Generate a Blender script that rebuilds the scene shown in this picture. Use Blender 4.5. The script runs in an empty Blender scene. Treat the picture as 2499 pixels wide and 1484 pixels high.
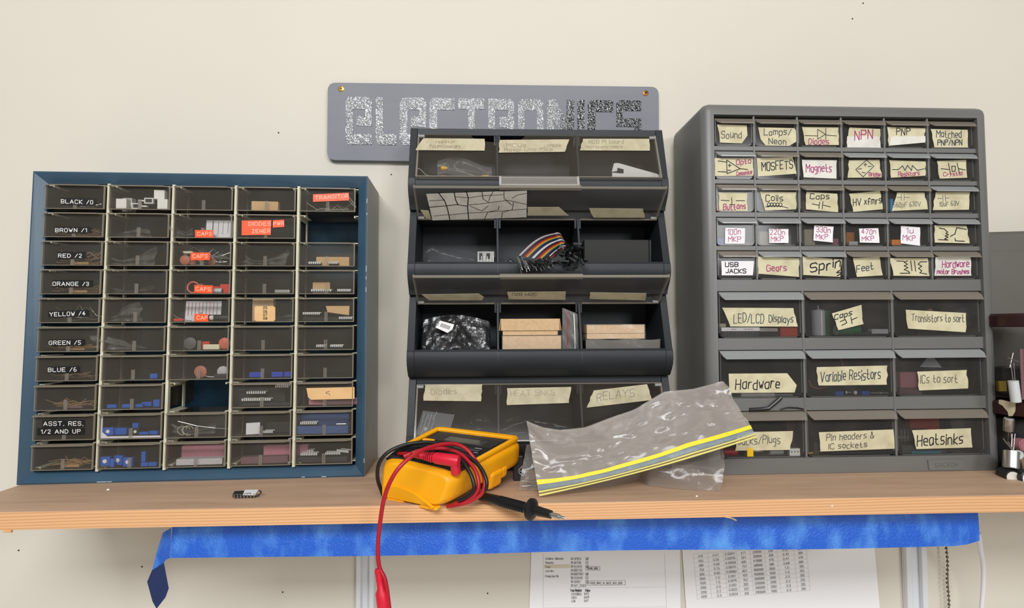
import bpy, bmesh, math, random
import numpy as np
from mathutils import Matrix, Vector

SC = bpy.context.scene
COL = SC.collection
random.seed(7)
R = math.radians

# ------------------------------------------------------------------ camera
F_PX, CAM = 1427.94, np.array([-0.016024, -0.858105, 0.183601])
YAW, PIT, ROL = 0.0388898, 0.0428330, -0.0049927

def ray(px, py):
    x, y, z = (px - 1249.5) / F_PX, 1.0, -(py - 742.0) / F_PX
    c, s = math.cos(ROL), math.sin(ROL); x, z = x * c - z * s, x * s + z * c
    c, s = math.cos(PIT), math.sin(PIT); y, z = y * c - z * s, y * s + z * c
    c, s = math.cos(YAW), math.sin(YAW); x, y = x * c + y * s, -x * s + y * c
    return np.array([x, y, z])

def aty(px, py, Y):
    d = ray(px, py); return CAM + d * ((Y - CAM[1]) / d[1])

def atz(px, py, Z):
    d = ray(px, py); return CAM + d * ((Z - CAM[2]) / d[2])

cam_d = bpy.data.cameras.new('camera'); cam = bpy.data.objects.new('camera', cam_d); COL.objects.link(cam)
cam_d.sensor_fit = 'HORIZONTAL'; cam_d.sensor_width = 36.0; cam_d.lens = F_PX / 2499 * 36.0
cam_d.clip_start = 0.01
fw = ray(1249.5, 742); rt = ray(1249.5 + F_PX, 742) - fw; up = ray(1249.5, 742 - F_PX) - fw
mw = Matrix(((rt[0], up[0], -fw[0], CAM[0]), (rt[1], up[1], -fw[1], CAM[1]), (rt[2], up[2], -fw[2], CAM[2]), (0, 0, 0, 1)))
cam.matrix_world = mw
SC.camera = cam

# ------------------------------------------------------------------ world, lights, exposure
SC.view_settings.view_transform = 'Standard'
SC.view_settings.look = 'None'
SC.view_settings.exposure = -0.15
SC.view_settings.gamma = 1.0
SC.view_settings.use_curve_mapping = False
W = bpy.data.worlds.new('room_ambient'); SC.world = W; W.use_nodes = True
W.node_tree.nodes['Background'].inputs[0].default_value = (0.95, 0.93, 0.90, 1)
W.node_tree.nodes['Background'].inputs[1].default_value = 0.25

def area(name, loc, target, sx, sy, power, col):
    l = bpy.data.lights.new(name, 'AREA'); l.shape = 'RECTANGLE'; l.size = sx; l.size_y = sy
    l.energy = power; l.color = col
    o = bpy.data.objects.new(name, l); COL.objects.link(o); o.location = loc
    o.rotation_euler = (Vector(target) - Vector(loc)).to_track_quat('-Z', 'Y').to_euler()
    return o
area('ceiling_troffer_light', (-0.35, -2.35, 1.42), (-0.30, -1.5, 0.0), 1.5, 0.62, 62, (0.97, 0.985, 1.0))
area('ceiling_lamp_light', (0.25, -0.95, 1.75), (0.2, -0.6, 0.0), 1.3, 0.5, 3.0, (1.0, 0.93, 0.82))
area('right_window_light', (1.40, -3.00, 0.95), (0.0, 0.0, 0.25), 0.8, 0.7, 27, (0.96, 0.98, 1.0))

# ------------------------------------------------------------------ materials
def lin(c):
    out = []
    for v in c[:3]:
        v /= 255.0
        out.append(v / 12.92 if v <= 0.04045 else ((v + 0.055) / 1.055) ** 2.4)
    return (*out, 1.0)

def M(name, col, rough=0.5, metal=0.0, alpha=1.0, bump=None, var=None, spec=0.5, coat=0.0, stretch=(1, 1, 1), coord='Object'):
    m = bpy.data.materials.new(name); m.use_nodes = True
    nt = m.node_tree; b = nt.nodes['Principled BSDF']
    b.inputs['Base Color'].default_value = lin(col); b.inputs['Roughness'].default_value = rough
    b.inputs['Metallic'].default_value = metal; b.inputs['Alpha'].default_value = alpha
    b.inputs['Specular IOR Level'].default_value = spec
    if coat: b.inputs['Coat Weight'].default_value = coat; b.inputs['Coat Roughness'].default_value = 0.08
    tc = None
    if bump or var:
        tc = nt.nodes.new('ShaderNodeTexCoord'); mp = nt.nodes.new('ShaderNodeMapping')
        mp.inputs['Scale'].default_value = stretch
        nt.links.new(tc.outputs[coord], mp.inputs[0])
    if var:
        sc, c2, lo, hi = var
        n = nt.nodes.new('ShaderNodeTexNoise'); n.inputs['Scale'].default_value = sc; n.inputs['Detail'].default_value = 6
        r = nt.nodes.new('ShaderNodeValToRGB'); r.color_ramp.elements[0].position = lo; r.color_ramp.elements[1].position = hi
        r.color_ramp.elements[0].color = lin(col); r.color_ramp.elements[1].color = lin(c2)
        nt.links.new(mp.outputs[0], n.inputs['Vector']); nt.links.new(n.outputs['Fac'], r.inputs[0])
        nt.links.new(r.outputs[0], b.inputs['Base Color'])
    if bump:
        sc, st, dist = bump[:3]
        n = nt.nodes.new('ShaderNodeTexNoise'); n.inputs['Scale'].default_value = sc; n.inputs['Detail'].default_value = bump[3] if len(bump) > 3 else 5
        bp = nt.nodes.new('ShaderNodeBump'); bp.inputs['Strength'].default_value = st; bp.inputs['Distance'].default_value = dist
        nt.links.new(mp.outputs[0], n.inputs['Vector']); nt.links.new(n.outputs['Fac'], bp.inputs['Height'])
        nt.links.new(bp.outputs[0], b.inputs['Normal'])
    return m

MAT = {}
def add(key, *a, **k): MAT[key] = M(key, *a, **k)
add('wall_paint', (221, 214, 200), 0.75, bump=(420, 0.12, 0.0006), var=(3.0, (225, 218, 204), 0.3, 0.7), spec=0.25)
add('blue_enamel', (52, 80, 101), 0.32, bump=(900, 0.08, 0.0004), var=(16, (60, 88, 108), 0.35, 0.75))
add('blue_inside', (28, 70, 92), 0.5)
add('grey_enamel', (156, 157, 153), 0.5, bump=(260, 0.10, 0.0005), var=(14, (134, 135, 131), 0.45, 0.8), stretch=(1, 1, 0.15))
add('paint_chip', (150, 166, 172), 0.5)
add('cream_plastic', (214, 210, 186), 0.5, var=(40, (196, 190, 164), 0.4, 0.8))
add('smoky_plastic', (118, 110, 98), 0.10, alpha=0.14, bump=(60, 0.05, 0.001), var=(30, (128, 122, 114), 0.4, 0.75), coat=0.2)
add('smoky_side', (78, 69, 58), 0.25, alpha=0.36)
add('rib_clear', (196, 188, 174), 0.2, alpha=0.5)
add('pin_glint', (236, 234, 228), 0.25, spec=0.9)  # pale non-metal pins: the glint of the metal is put into the colour
add('smoky_rim_highlight', (156, 146, 126), 0.2, alpha=0.62, coat=0.35)  # lighter tan than the panel: edge highlights painted into the rim colour
add('black_tape', (22, 22, 22), 0.35)
add('orange_tape', (240, 84, 30), 0.4)
add('emboss_white', (235, 232, 226), 0.5)
add('emboss_pink', (255, 196, 170), 0.5)
add('grey_plastic', (107, 106, 103), 0.38, bump=(700, 0.06, 0.0003), var=(6, (114, 113, 109), 0.35, 0.7))
add('grey_dark_plastic', (96, 95, 92), 0.5)
add('grey_lip', (172, 174, 172), 0.25, alpha=0.62, coat=0.3)
add('brown_lip', (156, 146, 132), 0.2, alpha=0.5, coat=0.4)
add('grey_drawer', (70, 68, 64), 0.10, alpha=0.34, coat=0.2, var=(25, (92, 88, 84), 0.45, 0.8))
add('grey_drawer_rim', (120, 118, 112), 0.2, alpha=0.55)
add('masking_tape', (214, 205, 170), 0.75, bump=(500, 0.35, 0.0006), var=(60, (192, 181, 146), 0.42, 0.72))
add('pale_tape', (226, 222, 212), 0.75, bump=(400, 0.3, 0.0006), var=(60, (206, 200, 190), 0.42, 0.72))
add('white_paper', (240, 236, 236), 0.7)
add('ink_black', (26, 24, 28), 0.6)
add('ink_blue', (38, 52, 70), 0.6)
add('ink_purple', (168, 30, 112), 0.6)
add('ink_pale', (134, 118, 94), 0.7)
add('ink_grey', (96, 94, 88), 0.7)
add('charcoal_plastic', (41, 44, 48), 0.5, bump=(800, 0.10, 0.0004), var=(9, (47, 50, 54), 0.4, 0.7), spec=0.35)
add('charcoal_inside', (50, 53, 58), 0.5)
add('lid_plastic', (104, 95, 84), 0.10, alpha=0.15, spec=0.3, var=(11, (84, 76, 66), 0.45, 0.7))
add('lid_edge', (158, 149, 134), 0.15, alpha=0.5, coat=0.4)
add('clear_plastic', (208, 206, 204), 0.12, alpha=0.45, coat=0.4)
add('sign_paint', (122, 124, 132), 0.55, bump=(90, 0.05, 0.0005), var=(8, (130, 131, 138), 0.35, 0.7), stretch=(1, 1, 3))
add('sign_letter', (14, 15, 18), 0.12, bump=(300, 0.65, 0.0019, 1.5), coat=0.3, spec=0.7)
add('brass', (214, 170, 84), 0.3, metal=1.0)
add('old_brass', (140, 96, 48), 0.4, metal=1.0)
add('dark_slot', (24, 16, 10), 0.6)
add('meter_yellow', (252, 174, 6), 0.45, bump=(900, 0.08, 0.0004), var=(18, (242, 164, 8), 0.5, 0.85))
add('meter_black', (34, 34, 36), 0.45)
add('meter_grey', (50, 51, 53), 0.4)
add('lcd', (70, 72, 69), 0.15, coat=0.4)
add('print_grey', (190, 190, 188), 0.6)
add('red_rubber', (176, 18, 34), 0.38)
add('red_plug', (214, 24, 52), 0.4)
add('black_rubber', (20, 20, 22), 0.38)
add('steel', (140, 138, 134), 0.4, metal=1.0)
add('tin', (206, 204, 200), 0.32, metal=1.0)
add('bag_plastic', (172, 163, 154), 0.20, alpha=0.60, bump=(34, 0.35, 0.003), var=(7, (196, 190, 185), 0.45, 0.75), coat=0.4)
add('bag_clear', (176, 174, 170), 0.12, alpha=0.26, bump=(90, 0.7, 0.003), coat=0.6)
add('bag_plastic_dark', (44, 44, 45), 0.12, alpha=0.75, bump=(110, 0.9, 0.004), coat=0.8, spec=0.8)
add('bag_dim', (66, 65, 62), 0.14, alpha=0.20, bump=(60, 0.8, 0.003), coat=0.4)
add('bag_low', (158, 150, 144), 0.16, alpha=0.42, bump=(60, 0.6, 0.003), coat=0.6)
add('bag_band', (132, 148, 154), 0.25, alpha=0.72, bump=(60, 0.3, 0.002))
add('yellow_zip', (252, 222, 20), 0.45)
add('cream_zip', (234, 226, 140), 0.4)
add('tape_blue_sheen', (4, 94, 208), 0.38, bump=(620, 0.8, 0.0016), var=(34, (88, 158, 242), 0.48, 0.74), spec=0.8, stretch=(1, 1, 0.6))  # paler blue streaks are sheen highlights painted into the tape's colour
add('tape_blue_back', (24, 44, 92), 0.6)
add('paper', (250, 248, 249), 0.8, bump=(12, 0.1, 0.003))
add('paper_tan', (228, 216, 190), 0.8)
add('white_metal', (226, 228, 232), 0.25, coat=0.4)
add('white_rubber', (232, 228, 232), 0.5)
add('bead_metal', (120, 112, 96), 0.3, metal=1.0)
add('kraft_card', (212, 178, 136), 0.75, var=(240, (200, 166, 124), 0.4, 0.7))
add('tan_card', (226, 184, 130), 0.7, var=(30, (214, 166, 110), 0.4, 0.75))
add('shrink_film', (236, 226, 214), 0.10, alpha=0.18, bump=(70, 0.8, 0.003), coat=1.0)
add('black_card', (44, 43, 42), 0.75)
add('white_plastic', (250, 246, 236), 0.5)
add('cream_part', (236, 226, 190), 0.5)
add('pot_blue', (32, 96, 190), 0.4)
add('royal_blue', (40, 70, 190), 0.4)
add('chip_black', (30, 31, 34), 0.45)
add('brown_ceramic', (188, 110, 80), 0.5)
add('red_part', (222, 62, 40), 0.4)
add('orange_part', (228, 134, 36), 0.4)
add('salmon_part', (226, 112, 88), 0.45)
add('foam_pink', (196, 128, 140), 0.9, bump=(300, 0.6, 0.002))
add('foam_mauve', (122, 88, 92), 0.9, bump=(300, 0.6, 0.002))
add('foam_white', (206, 200, 200), 0.9, bump=(300, 0.6, 0.002))
add('foam_blue', (66, 92, 140), 0.9, bump=(300, 0.5, 0.002))
add('copper_tan', (176, 136, 84), 0.45)
add('green_part', (24, 120, 70), 0.4)
add('silver_sleeve', (206, 208, 208), 0.35)
add('beige_part', (206, 192, 168), 0.5)
add('cyan_part', (40, 140, 200), 0.45)
add('yellow_part', (240, 196, 20), 0.45)
add('teal_card', (50, 110, 130), 0.6)
add('jar_lid', (48, 18, 21), 0.35)
add('jar_glass', (70, 66, 58), 0.06, alpha=0.17, coat=0.5)
add('old_tape', (196, 186, 156), 0.75, bump=(500, 0.35, 0.0006), var=(60, (174, 163, 132), 0.42, 0.72))
add('jet', (7, 7, 8), 0.45)
add('lamp_yellow', (240, 186, 64), 0.35)
add('olive_plastic', (92, 88, 80), 0.5, var=(12, (98, 94, 86), 0.4, 0.7))
add('gold_part', (220, 190, 90), 0.25, metal=1.0)
add('pcb', (40, 42, 44), 0.4)

add('floor_tile', (222, 217, 207), 0.5, var=(9, (206, 200, 190), 0.4, 0.7))
# wood: stained top and raw pine edge
def wood(name, c1, c2, scale, rough, dist, bumpst, lo=0.35, hi=0.65):
    m = bpy.data.materials.new(name); m.use_nodes = True; nt = m.node_tree; b = nt.nodes['Principled BSDF']
    b.inputs['Roughness'].default_value = rough
    tc = nt.nodes.new('ShaderNodeTexCoord'); mp = nt.nodes.new('ShaderNodeMapping'); mp.inputs['Scale'].default_value = scale
    nt.links.new(tc.outputs['Object'], mp.inputs[0])
    n = nt.nodes.new('ShaderNodeTexNoise'); n.inputs['Scale'].default_value = 1.0; n.inputs['Detail'].default_value = 4
    n.inputs['Distortion'].default_value = dist
    r = nt.nodes.new('ShaderNodeValToRGB'); r.color_ramp.elements[0].position = lo; r.color_ramp.elements[1].position = hi
    r.color_ramp.elements[0].color = lin(c1); r.color_ramp.elements[1].color = lin(c2)
    nt.links.new(mp.outputs[0], n.inputs['Vector']); nt.links.new(n.outputs['Fac'], r.inputs[0]); nt.links.new(r.outputs[0], b.inputs['Base Color'])
    bp = nt.nodes.new('ShaderNodeBump'); bp.inputs['Strength'].default_value = bumpst; bp.inputs['Distance'].default_value = 0.001
    nt.links.new(n.outputs['Fac'], bp.inputs['Height']); nt.links.new(bp.outputs[0], b.inputs['Normal'])
    MAT[name] = m
wood('stained_wood', (188, 155, 127), (204, 170, 141), (6, 60, 60), 0.6, 0.6, 0.25)

def pine_edge():
    m = bpy.data.materials.new('pine_edge'); m.use_nodes = True; nt = m.node_tree; b = nt.nodes['Principled BSDF']
    b.inputs['Roughness'].default_value = 0.6
    tc = nt.nodes.new('ShaderNodeTexCoord'); mp = nt.nodes.new('ShaderNodeMapping'); mp.inputs['Scale'].default_value = (2.2, 1, 14)
    nt.links.new(tc.outputs['Object'], mp.inputs[0])
    n = nt.nodes.new('ShaderNodeTexNoise'); n.inputs['Scale'].default_value = 1.0; n.inputs['Detail'].default_value = 1
    nt.links.new(mp.outputs[0], n.inputs['Vector'])
    sx = nt.nodes.new('ShaderNodeSeparateXYZ'); nt.links.new(tc.outputs['Object'], sx.inputs[0])
    mz = nt.nodes.new('ShaderNodeMath'); mz.operation = 'MULTIPLY'; mz.inputs[1].default_value = 2000.0; nt.links.new(sx.outputs['Z'], mz.inputs[0])
    ml = nt.nodes.new('ShaderNodeMath'); ml.operation = 'MULTIPLY_ADD'; ml.inputs[1].default_value = 26.0
    nt.links.new(n.outputs['Fac'], ml.inputs[0]); nt.links.new(mz.outputs[0], ml.inputs[2])
    sn = nt.nodes.new('ShaderNodeMath'); sn.operation = 'SINE'; nt.links.new(ml.outputs[0], sn.inputs[0])
    r = nt.nodes.new('ShaderNodeValToRGB'); e = r.color_ramp.elements
    e[0].position = 0.0; e[0].color = lin((230, 178, 130)); e[1].position = 1.0; e[1].color = lin((208, 153, 104))
    k = e.new(0.55); k.color = lin((227, 174, 125))
    mr = nt.nodes.new('ShaderNodeMapRange'); mr.inputs[1].default_value = -1; mr.inputs[2].default_value = 1
    nt.links.new(sn.outputs[0], mr.inputs[0]); nt.links.new(mr.outputs[0], r.inputs[0]); nt.links.new(r.outputs[0], b.inputs['Base Color'])
    MAT['pine_edge'] = m
pine_edge()

# ------------------------------------------------------------------ mesh builder
class MB:
    def __init__(s, xf=None): s.v = []; s.f = []; s.m = []; s.mats = []; s.xf = xf
    def mi(s, key):
        if key not in s.mats: s.mats.append(key)
        return s.mats.index(key)
    def vert(s, p):
        p = tuple(float(c) for c in p); s.v.append(s.xf(p) if s.xf else p); return len(s.v) - 1
    def face(s, ids, m): s.f.append(tuple(ids)); s.m.append(s.mi(m))
    def poly(s, pts, m): s.face([s.vert(p) for p in pts], m)
    def box(s, x0, x1, y0, y1, z0, z1, m):
        i = [s.vert(p) for p in ((x0, y0, z0), (x1, y0, z0), (x1, y1, z0), (x0, y1, z0), (x0, y0, z1), (x1, y0, z1), (x1, y1, z1), (x0, y1, z1))]
        for q in ((3, 2, 1, 0), (4, 5, 6, 7), (0, 1, 5, 4), (1, 2, 6, 5), (2, 3, 7, 6), (3, 0, 4, 7)): s.face([i[k] for k in q], m)
    def hexa(s, P, m):       # eight points, order as box
        i = [s.vert(p) for p in P]
        for q in ((3, 2, 1, 0), (4, 5, 6, 7), (0, 1, 5, 4), (1, 2, 6, 5), (2, 3, 7, 6), (3, 0, 4, 7)): s.face([i[k] for k in q], m)
    def obox(s, c, h, rot, m):
        c = Vector(c); Rm = rot if isinstance(rot, Matrix) else Matrix.Rotation(rot, 3, 'Z')
        P = []
        for z in (-1, 1):
            for x, y in ((-1, -1), (1, -1), (1, 1), (-1, 1)): P.append(c + Rm @ Vector((x * h[0], y * h[1], z * h[2])))
        s.hexa(P, m)
    def prism(s, pts, fn, t0, t1, m, side=None):     # polygon pts -> fn((a,b), t)
        A = [s.vert(fn(p, t0)) for p in pts]; B = [s.vert(fn(p, t1)) for p in pts]; n = len(pts)
        s.face(A[::-1], m); s.face(B, m)
        for k in range(n): s.face((A[k], A[(k + 1) % n], B[(k + 1) % n], B[k]), side or m)
    def tube(s, pts, r, m, n=8, caps=True):
        pts = [Vector(p) for p in pts]; rs = r if isinstance(r, (list, tuple)) else [r] * len(pts)
        rings = []; nrm = None
        for k, p in enumerate(pts):
            t = (pts[min(k + 1, len(pts) - 1)] - pts[max(k - 1, 0)])
            if t.length < 1e-9: t = Vector((0, 0, 1))
            t.normalize()
            if nrm is None:
                nrm = t.orthogonal().normalized()
            else:
                nrm = nrm - t * nrm.dot(t)
                nrm = nrm.normalized() if nrm.length > 1e-6 else t.orthogonal().normalized()
            bn = t.cross(nrm)
            rings.append([s.vert(p + (nrm * math.cos(2 * math.pi * j / n) + bn * math.sin(2 * math.pi * j / n)) * rs[k]) for j in range(n)])
        for a, b in zip(rings, rings[1:]):
            for j in range(n): s.face((a[j], a[(j + 1) % n], b[(j + 1) % n], b[j]), m)
        if caps: s.face(rings[0][::-1], m); s.face(rings[-1], m)
    def lathe(s, c, prof, m, n=24, axis='z', close=True):
        rings = []
        for r_, h in prof:
            ring = []
            for j in range(n):
                a = 2 * math.pi * j / n; p = (r_ * math.cos(a), r_ * math.sin(a), h)
                if axis == 'y': p = (p[0], p[2], p[1])
                if axis == 'x': p = (p[2], p[0], p[1])
                ring.append(s.vert((c[0] + p[0], c[1] + p[1], c[2] + p[2])))
            rings.append(ring)
        for a, b in zip(rings, rings[1:]):
            for j in range(n): s.face((a[j], a[(j + 1) % n], b[(j + 1) % n], b[j]), m)
        if close: s.face(rings[0][::-1], m); s.face(rings[-1], m)
    def grid(s, fn, nu, nv, m):
        g = [[s.vert(fn(i / nu, j / nv)) for i in range(nu + 1)] for j in range(nv + 1)]
        for j in range(nv):
            for i in range(nu):
                mm = m(i / nu, (j + .5) / nv) if callable(m) else m
                s.face((g[j][i], g[j][i + 1], g[j + 1][i + 1], g[j + 1][i]), mm)
    def ribbon(s, pts, w, nrm, m):        # flat ink line in a plane of normal nrm
        nrm = Vector(nrm)
        for a, b in zip(pts, pts[1:]):
            a, b = Vector(a), Vector(b); t = b - a
            if t.length < 1e-7: continue
            t.normalize(); q = t.cross(nrm).normalized() * w / 2; e = t * w * 0.35
            s.poly((a - e - q, b + e - q, b + e + q, a - e + q), m)
    def build(s, name, parent=None, loc=None, rot=None, smooth=None, bevel=None, bseg=2):
        me = bpy.data.meshes.new(name); me.from_pydata(s.v, [], s.f)
        for k in s.mats: me.materials.append(MAT[k])
        me.polygons.foreach_set('material_index', s.m)
        bm = bmesh.new(); bm.from_mesh(me); bmesh.ops.recalc_face_normals(bm, faces=bm.faces); bm.to_mesh(me); bm.free()
        if smooth is not None:
            me.polygons.foreach_set('use_smooth', [True] * len(me.polygons)); me.set_sharp_from_angle(angle=R(smooth))
        me.update()
        o = bpy.data.objects.new(name, me); COL.objects.link(o)
        if parent: o.parent = parent
        if loc is not None: o.location = loc
        if rot is not None: o.rotation_euler = (0, 0, rot) if not isinstance(rot, (tuple, list)) else rot
        if bevel:
            b = o.modifiers.new('bevel', 'BEVEL'); b.width = bevel; b.segments = bseg; b.limit_method = 'ANGLE'; b.angle_limit = R(40)
        return o

def tag(o, label=None, cat=None, group=None, kind=None):
    if label: o['label'] = label
    if cat: o['category'] = cat
    if group: o['group'] = group
    if kind: o['kind'] = kind
    return o
def thing(name, label, cat, loc=(0, 0, 0), rz=0.0, group=None):
    o = bpy.data.objects.new(name, None); COL.objects.link(o); o.empty_display_size = 0.02
    o.location = loc; o.rotation_euler = (0, 0, rz)
    return tag(o, label, cat, group)

class Frame:       # a cabinet's own axes: u along its front, d into its depth, z up its leaning front
    def __init__(s, x, y, ya, ln):
        s.o = np.array([x, y, 0.0]); s.ya = ya; s.k = math.tan(ln)
        s.u = np.array([math.cos(ya), math.sin(ya), 0]); s.v = np.array([-math.sin(ya), math.cos(ya), 0])
        s.zz = np.array([0, 0, 1.0]) + s.v * s.k
    def uz(s, px, py, d=0.0):
        r = ray(px, py); a = np.linalg.solve(np.stack([s.u, s.zz, -r], 1), CAM - s.o - s.v * d); return float(a[0]), float(a[1])
    def w(s, u, d, z): return s.o + s.u * u + s.v * d + s.zz * z
    def xf(s, p): return (p[0], p[1] + s.k * p[2], p[2])

# ------------------------------------------------------------------ stroke letters
GL = {}
for row in '''A 023862|1454;B 020848575645 05|45545342 02;C 5748180703124253;D 020838565432 02;E 52020858|0545;F 020858|0545;G 57481807031242535535;H 0208|5258|0555;I 0208;J 4843321203;K 0208|580552;L 080252;M 0208356862;N 02085258;O 120307184857534212;P 02084857564505;Q 120307184857534212|3451;R 02084857564505|3552;S 574818070615455453421203;T 0868|3832;U 080312425358;V 083268;W 0822364268;X 0258|0852;Y 083568|3532;Z 08580252;a 46160503123243|4642;b 08023243453606;c 461605031242;d 48421203051646;e 044445361605031242;f 4738281712|0535;g 461605041343|46413010;h 0802|0516364542;i 0602|0708;j 2621100|2728;k 0802|460442;l 0802;m 0206263532|36566562;n 0206|0516364542;o 120305163645433212;p 0006|0636454332 02;r 0206|041636;s 46160514344332 02;t 18132242|0535;u 06031232 43|4642;v 062246;w 0612243246;x 0246|0642;y 0623|4610;z 06460242;0 120307183847433212;1 072822;2 07183847460242;3 0718384746354443321203|1535;4 32380454;5 48080535444332 02;6 38180603123243443505;7 084812;8 1506071838474635150403123243443515;9 45150607183847433212;/ 0248;. 0212;& 5217283703123254;+ 0545|2327;- 0545;_ 0151;, 0211;: 0304|0607'''.split(';'):
    ch, code = row[0], row[2:].replace(' ', '')
    GL[ch] = [[(int(st[i]), int(st[i + 1])) for i in range(0, len(st) - 1, 2)] for st in code.split('|')]
def glyphs(text, gap=2.0, jit=0.0, space=4.0):
    out, x = [], 0.0
    for ch in text:
        if ch == ' ': x += space; continue
        st = GL.get(ch, []); wd = max((p[0] for q in st for p in q), default=3); dy = random.uniform(-jit, jit) * 2
        for q in st: out.append([(x + p[0] + random.uniform(-jit, jit), p[1] - 2 + dy + random.uniform(-jit, jit)) for p in q])
        x += wd + gap
    return out, max(x - gap, 1e-3)
def px_text(text, x0, y0, x1, y1, h, jit=0.25, gap=2.0, space=4.0, slant=0.0):   # px polylines, baseline from (x0,y0) to (x1,y1), cap height h px
    st, wd = glyphs(text, gap, jit, space); dx, dy = (x1 - x0) / wd, (y1 - y0) / wd
    return [[(x0 + (p[0] + slant * p[1]) * dx, y0 + p[0] * dy - p[1] * h / 6.0) for p in q] for q in st]

# ================================================================== the setting
wl = MB(); wl.box(-2.2, 2.2, 0.0, 0.06, -1.1, 1.75, 'wall_paint')
wall = tag(wl.build('wall_back'), kind='structure')
for px, py in ((680, 324), (955, 426), (2106, 8), (2080, 46), (46, 1343), (690, 1445), (347, 1383), (1190, 1448)):
    h = MB(); p = aty(px, py, 0); h.lathe((p[0], -0.0006, p[2]), [(0.0011, 0), (0.0009, 0.0006)], 'dark_slot', 8, 'y')
    h.build('nail_hole', wall)
fl = MB(); fl.box(-2.2, 2.2, -4.2, 0.0, -1.16, -1.1, 'floor_tile')
tag(fl.build('floor'), kind='structure')

# ------------------------------------------------------------------ shelf
S, TH = 0.23418, 0.01779
SX0, SX1 = -0.579, 1.15
sh = thing('wall_shelf', 'long pine board shelf with dusty brown top carrying the drawer cabinets', 'shelf', (SX0, 0, 0))
def shl(p): return (p[0] - SX0, p[1], p[2])
m = MB(shl); m.box(SX0, SX1, -S + 0.0006, -0.00003, -TH, 0, 'stained_wood'); m.build('shelf_board', sh, bevel=0.0006)
m = MB(shl); m.box(SX0, SX1, -S - 0.0006, -S + 0.0006, -TH - 0.0002, -0.0004, 'pine_edge'); o = m.build('front_edge', sh, bevel=0.0005); tag(o, 'raw pine front edge with grain lines')
m = MB(shl)
p = aty(20, 1298, -S); m.obox((p[0], -S - 0.0003, -TH - 0.0012), (0.004, 0.0012, 0.0012), Matrix.Rotation(0.1, 3, 'Y'), 'pine_edge'); m.build('splinter', sh)
m = MB(shl)
p = aty(1770, 1262, -S); q = aty(1797, 1270, -S); m.tube([p, (p + q) / 2 + np.array([0, -.001, .001]), q], 0.0007, 'kraft_card', 5); m.build('splinter', sh)
for px, py, w_ in ((264, 1196, 7), (1700, 1212, 5), (2030, 1236, 4)):
    p = atz(px, py, 0); q = MB(); q.obox((0, 0, 0.0006), (w_ * 0.0002, 0.0006, 0.0006), 0.2, 'white_plastic')
    tag(q.build('plastic_scrap', loc=p), {264: 'tiny white scrap on the shelf in front of the blue cabinet', 1700: 'tiny pale scrap on the shelf in front of the crumpled bag', 2030: 'tiny pale scrap near the shelf edge in front of the grey cabinet'}[px], 'scrap')

# ------------------------------------------------------------------ ELECTRONICS sign
sg = thing('wall_sign', 'grey painted wooden sign with the word electronics in black block letters', 'sign', (-0.0066, 0.0, 0.4314))
SO = np.array([-0.0066, 0, 0.4314])
def sgl(p): return (p[0] - SO[0], p[1] - SO[1], p[2] - SO[2])
YS = -0.0095
def rrect(c, r, n=5):      # corner points (ccw) -> rounded outline
    out = []
    k = len(c)
    for i in range(k):
        p0, p, p1 = np.array(c[i - 1]), np.array(c[i]), np.array(c[(i + 1) % k])
        a = (p0 - p) / np.linalg.norm(p0 - p); b = (p1 - p) / np.linalg.norm(p1 - p)
        for j in range(n + 1):
            t = j / n; s0 = p + a * r * (1 - t) ** 2 + b * r * t ** 2
            out.append(tuple(s0))
    return out
cs = [aty(x, y, YS) for x, y in ((798, 390), (1608, 402), (1607.5, 212), (800, 201.5))]
m = MB(sgl); m.prism(rrect([(c[0], c[2]) for c in cs], 0.012), lambda p, t: (p[0], t, p[1]), YS, -0.0005, 'sign_paint', 'sign_paint')
m.build('sign_board', sg)
for px, py, k in ((832.5, 217, 'brass'), (1575.5, 227.5, 'old_brass')):
    p = aty(px, py, YS); m = MB(sgl); m.lathe((p[0], YS - 0.0012, p[2]), [(0.0022, 0), (0.0042, 0.0006), (0.0044, 0.0015)], k, 20, 'y')
    for a in (0.1, 0.1 + math.pi / 2): m.obox((p[0], YS - 0.0013, p[2]), (0.0021, 0.0003, 0.0005), Matrix.Rotation(a, 3, 'Y'), 'dark_slot')
    tag(m.build('screw', sg, smooth=40), 'bright brass screw' if k == 'brass' else 'tarnished brass screw')
E1 = [(22, 0), (165, 0), (189, 30), (187, 207), (80, 205), (82, 133), (140, 131), (140, 88), (66, 84), (56, 96), (55, 262), (189, 262), (187, 338), (22, 338), (0, 300), (2, 30)]
C1 = [(25, 0), (182, 2), (180, 85), (57, 84), (55, 258), (182, 258), (182, 338), (22, 338), (0, 305), (2, 32)]
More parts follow.
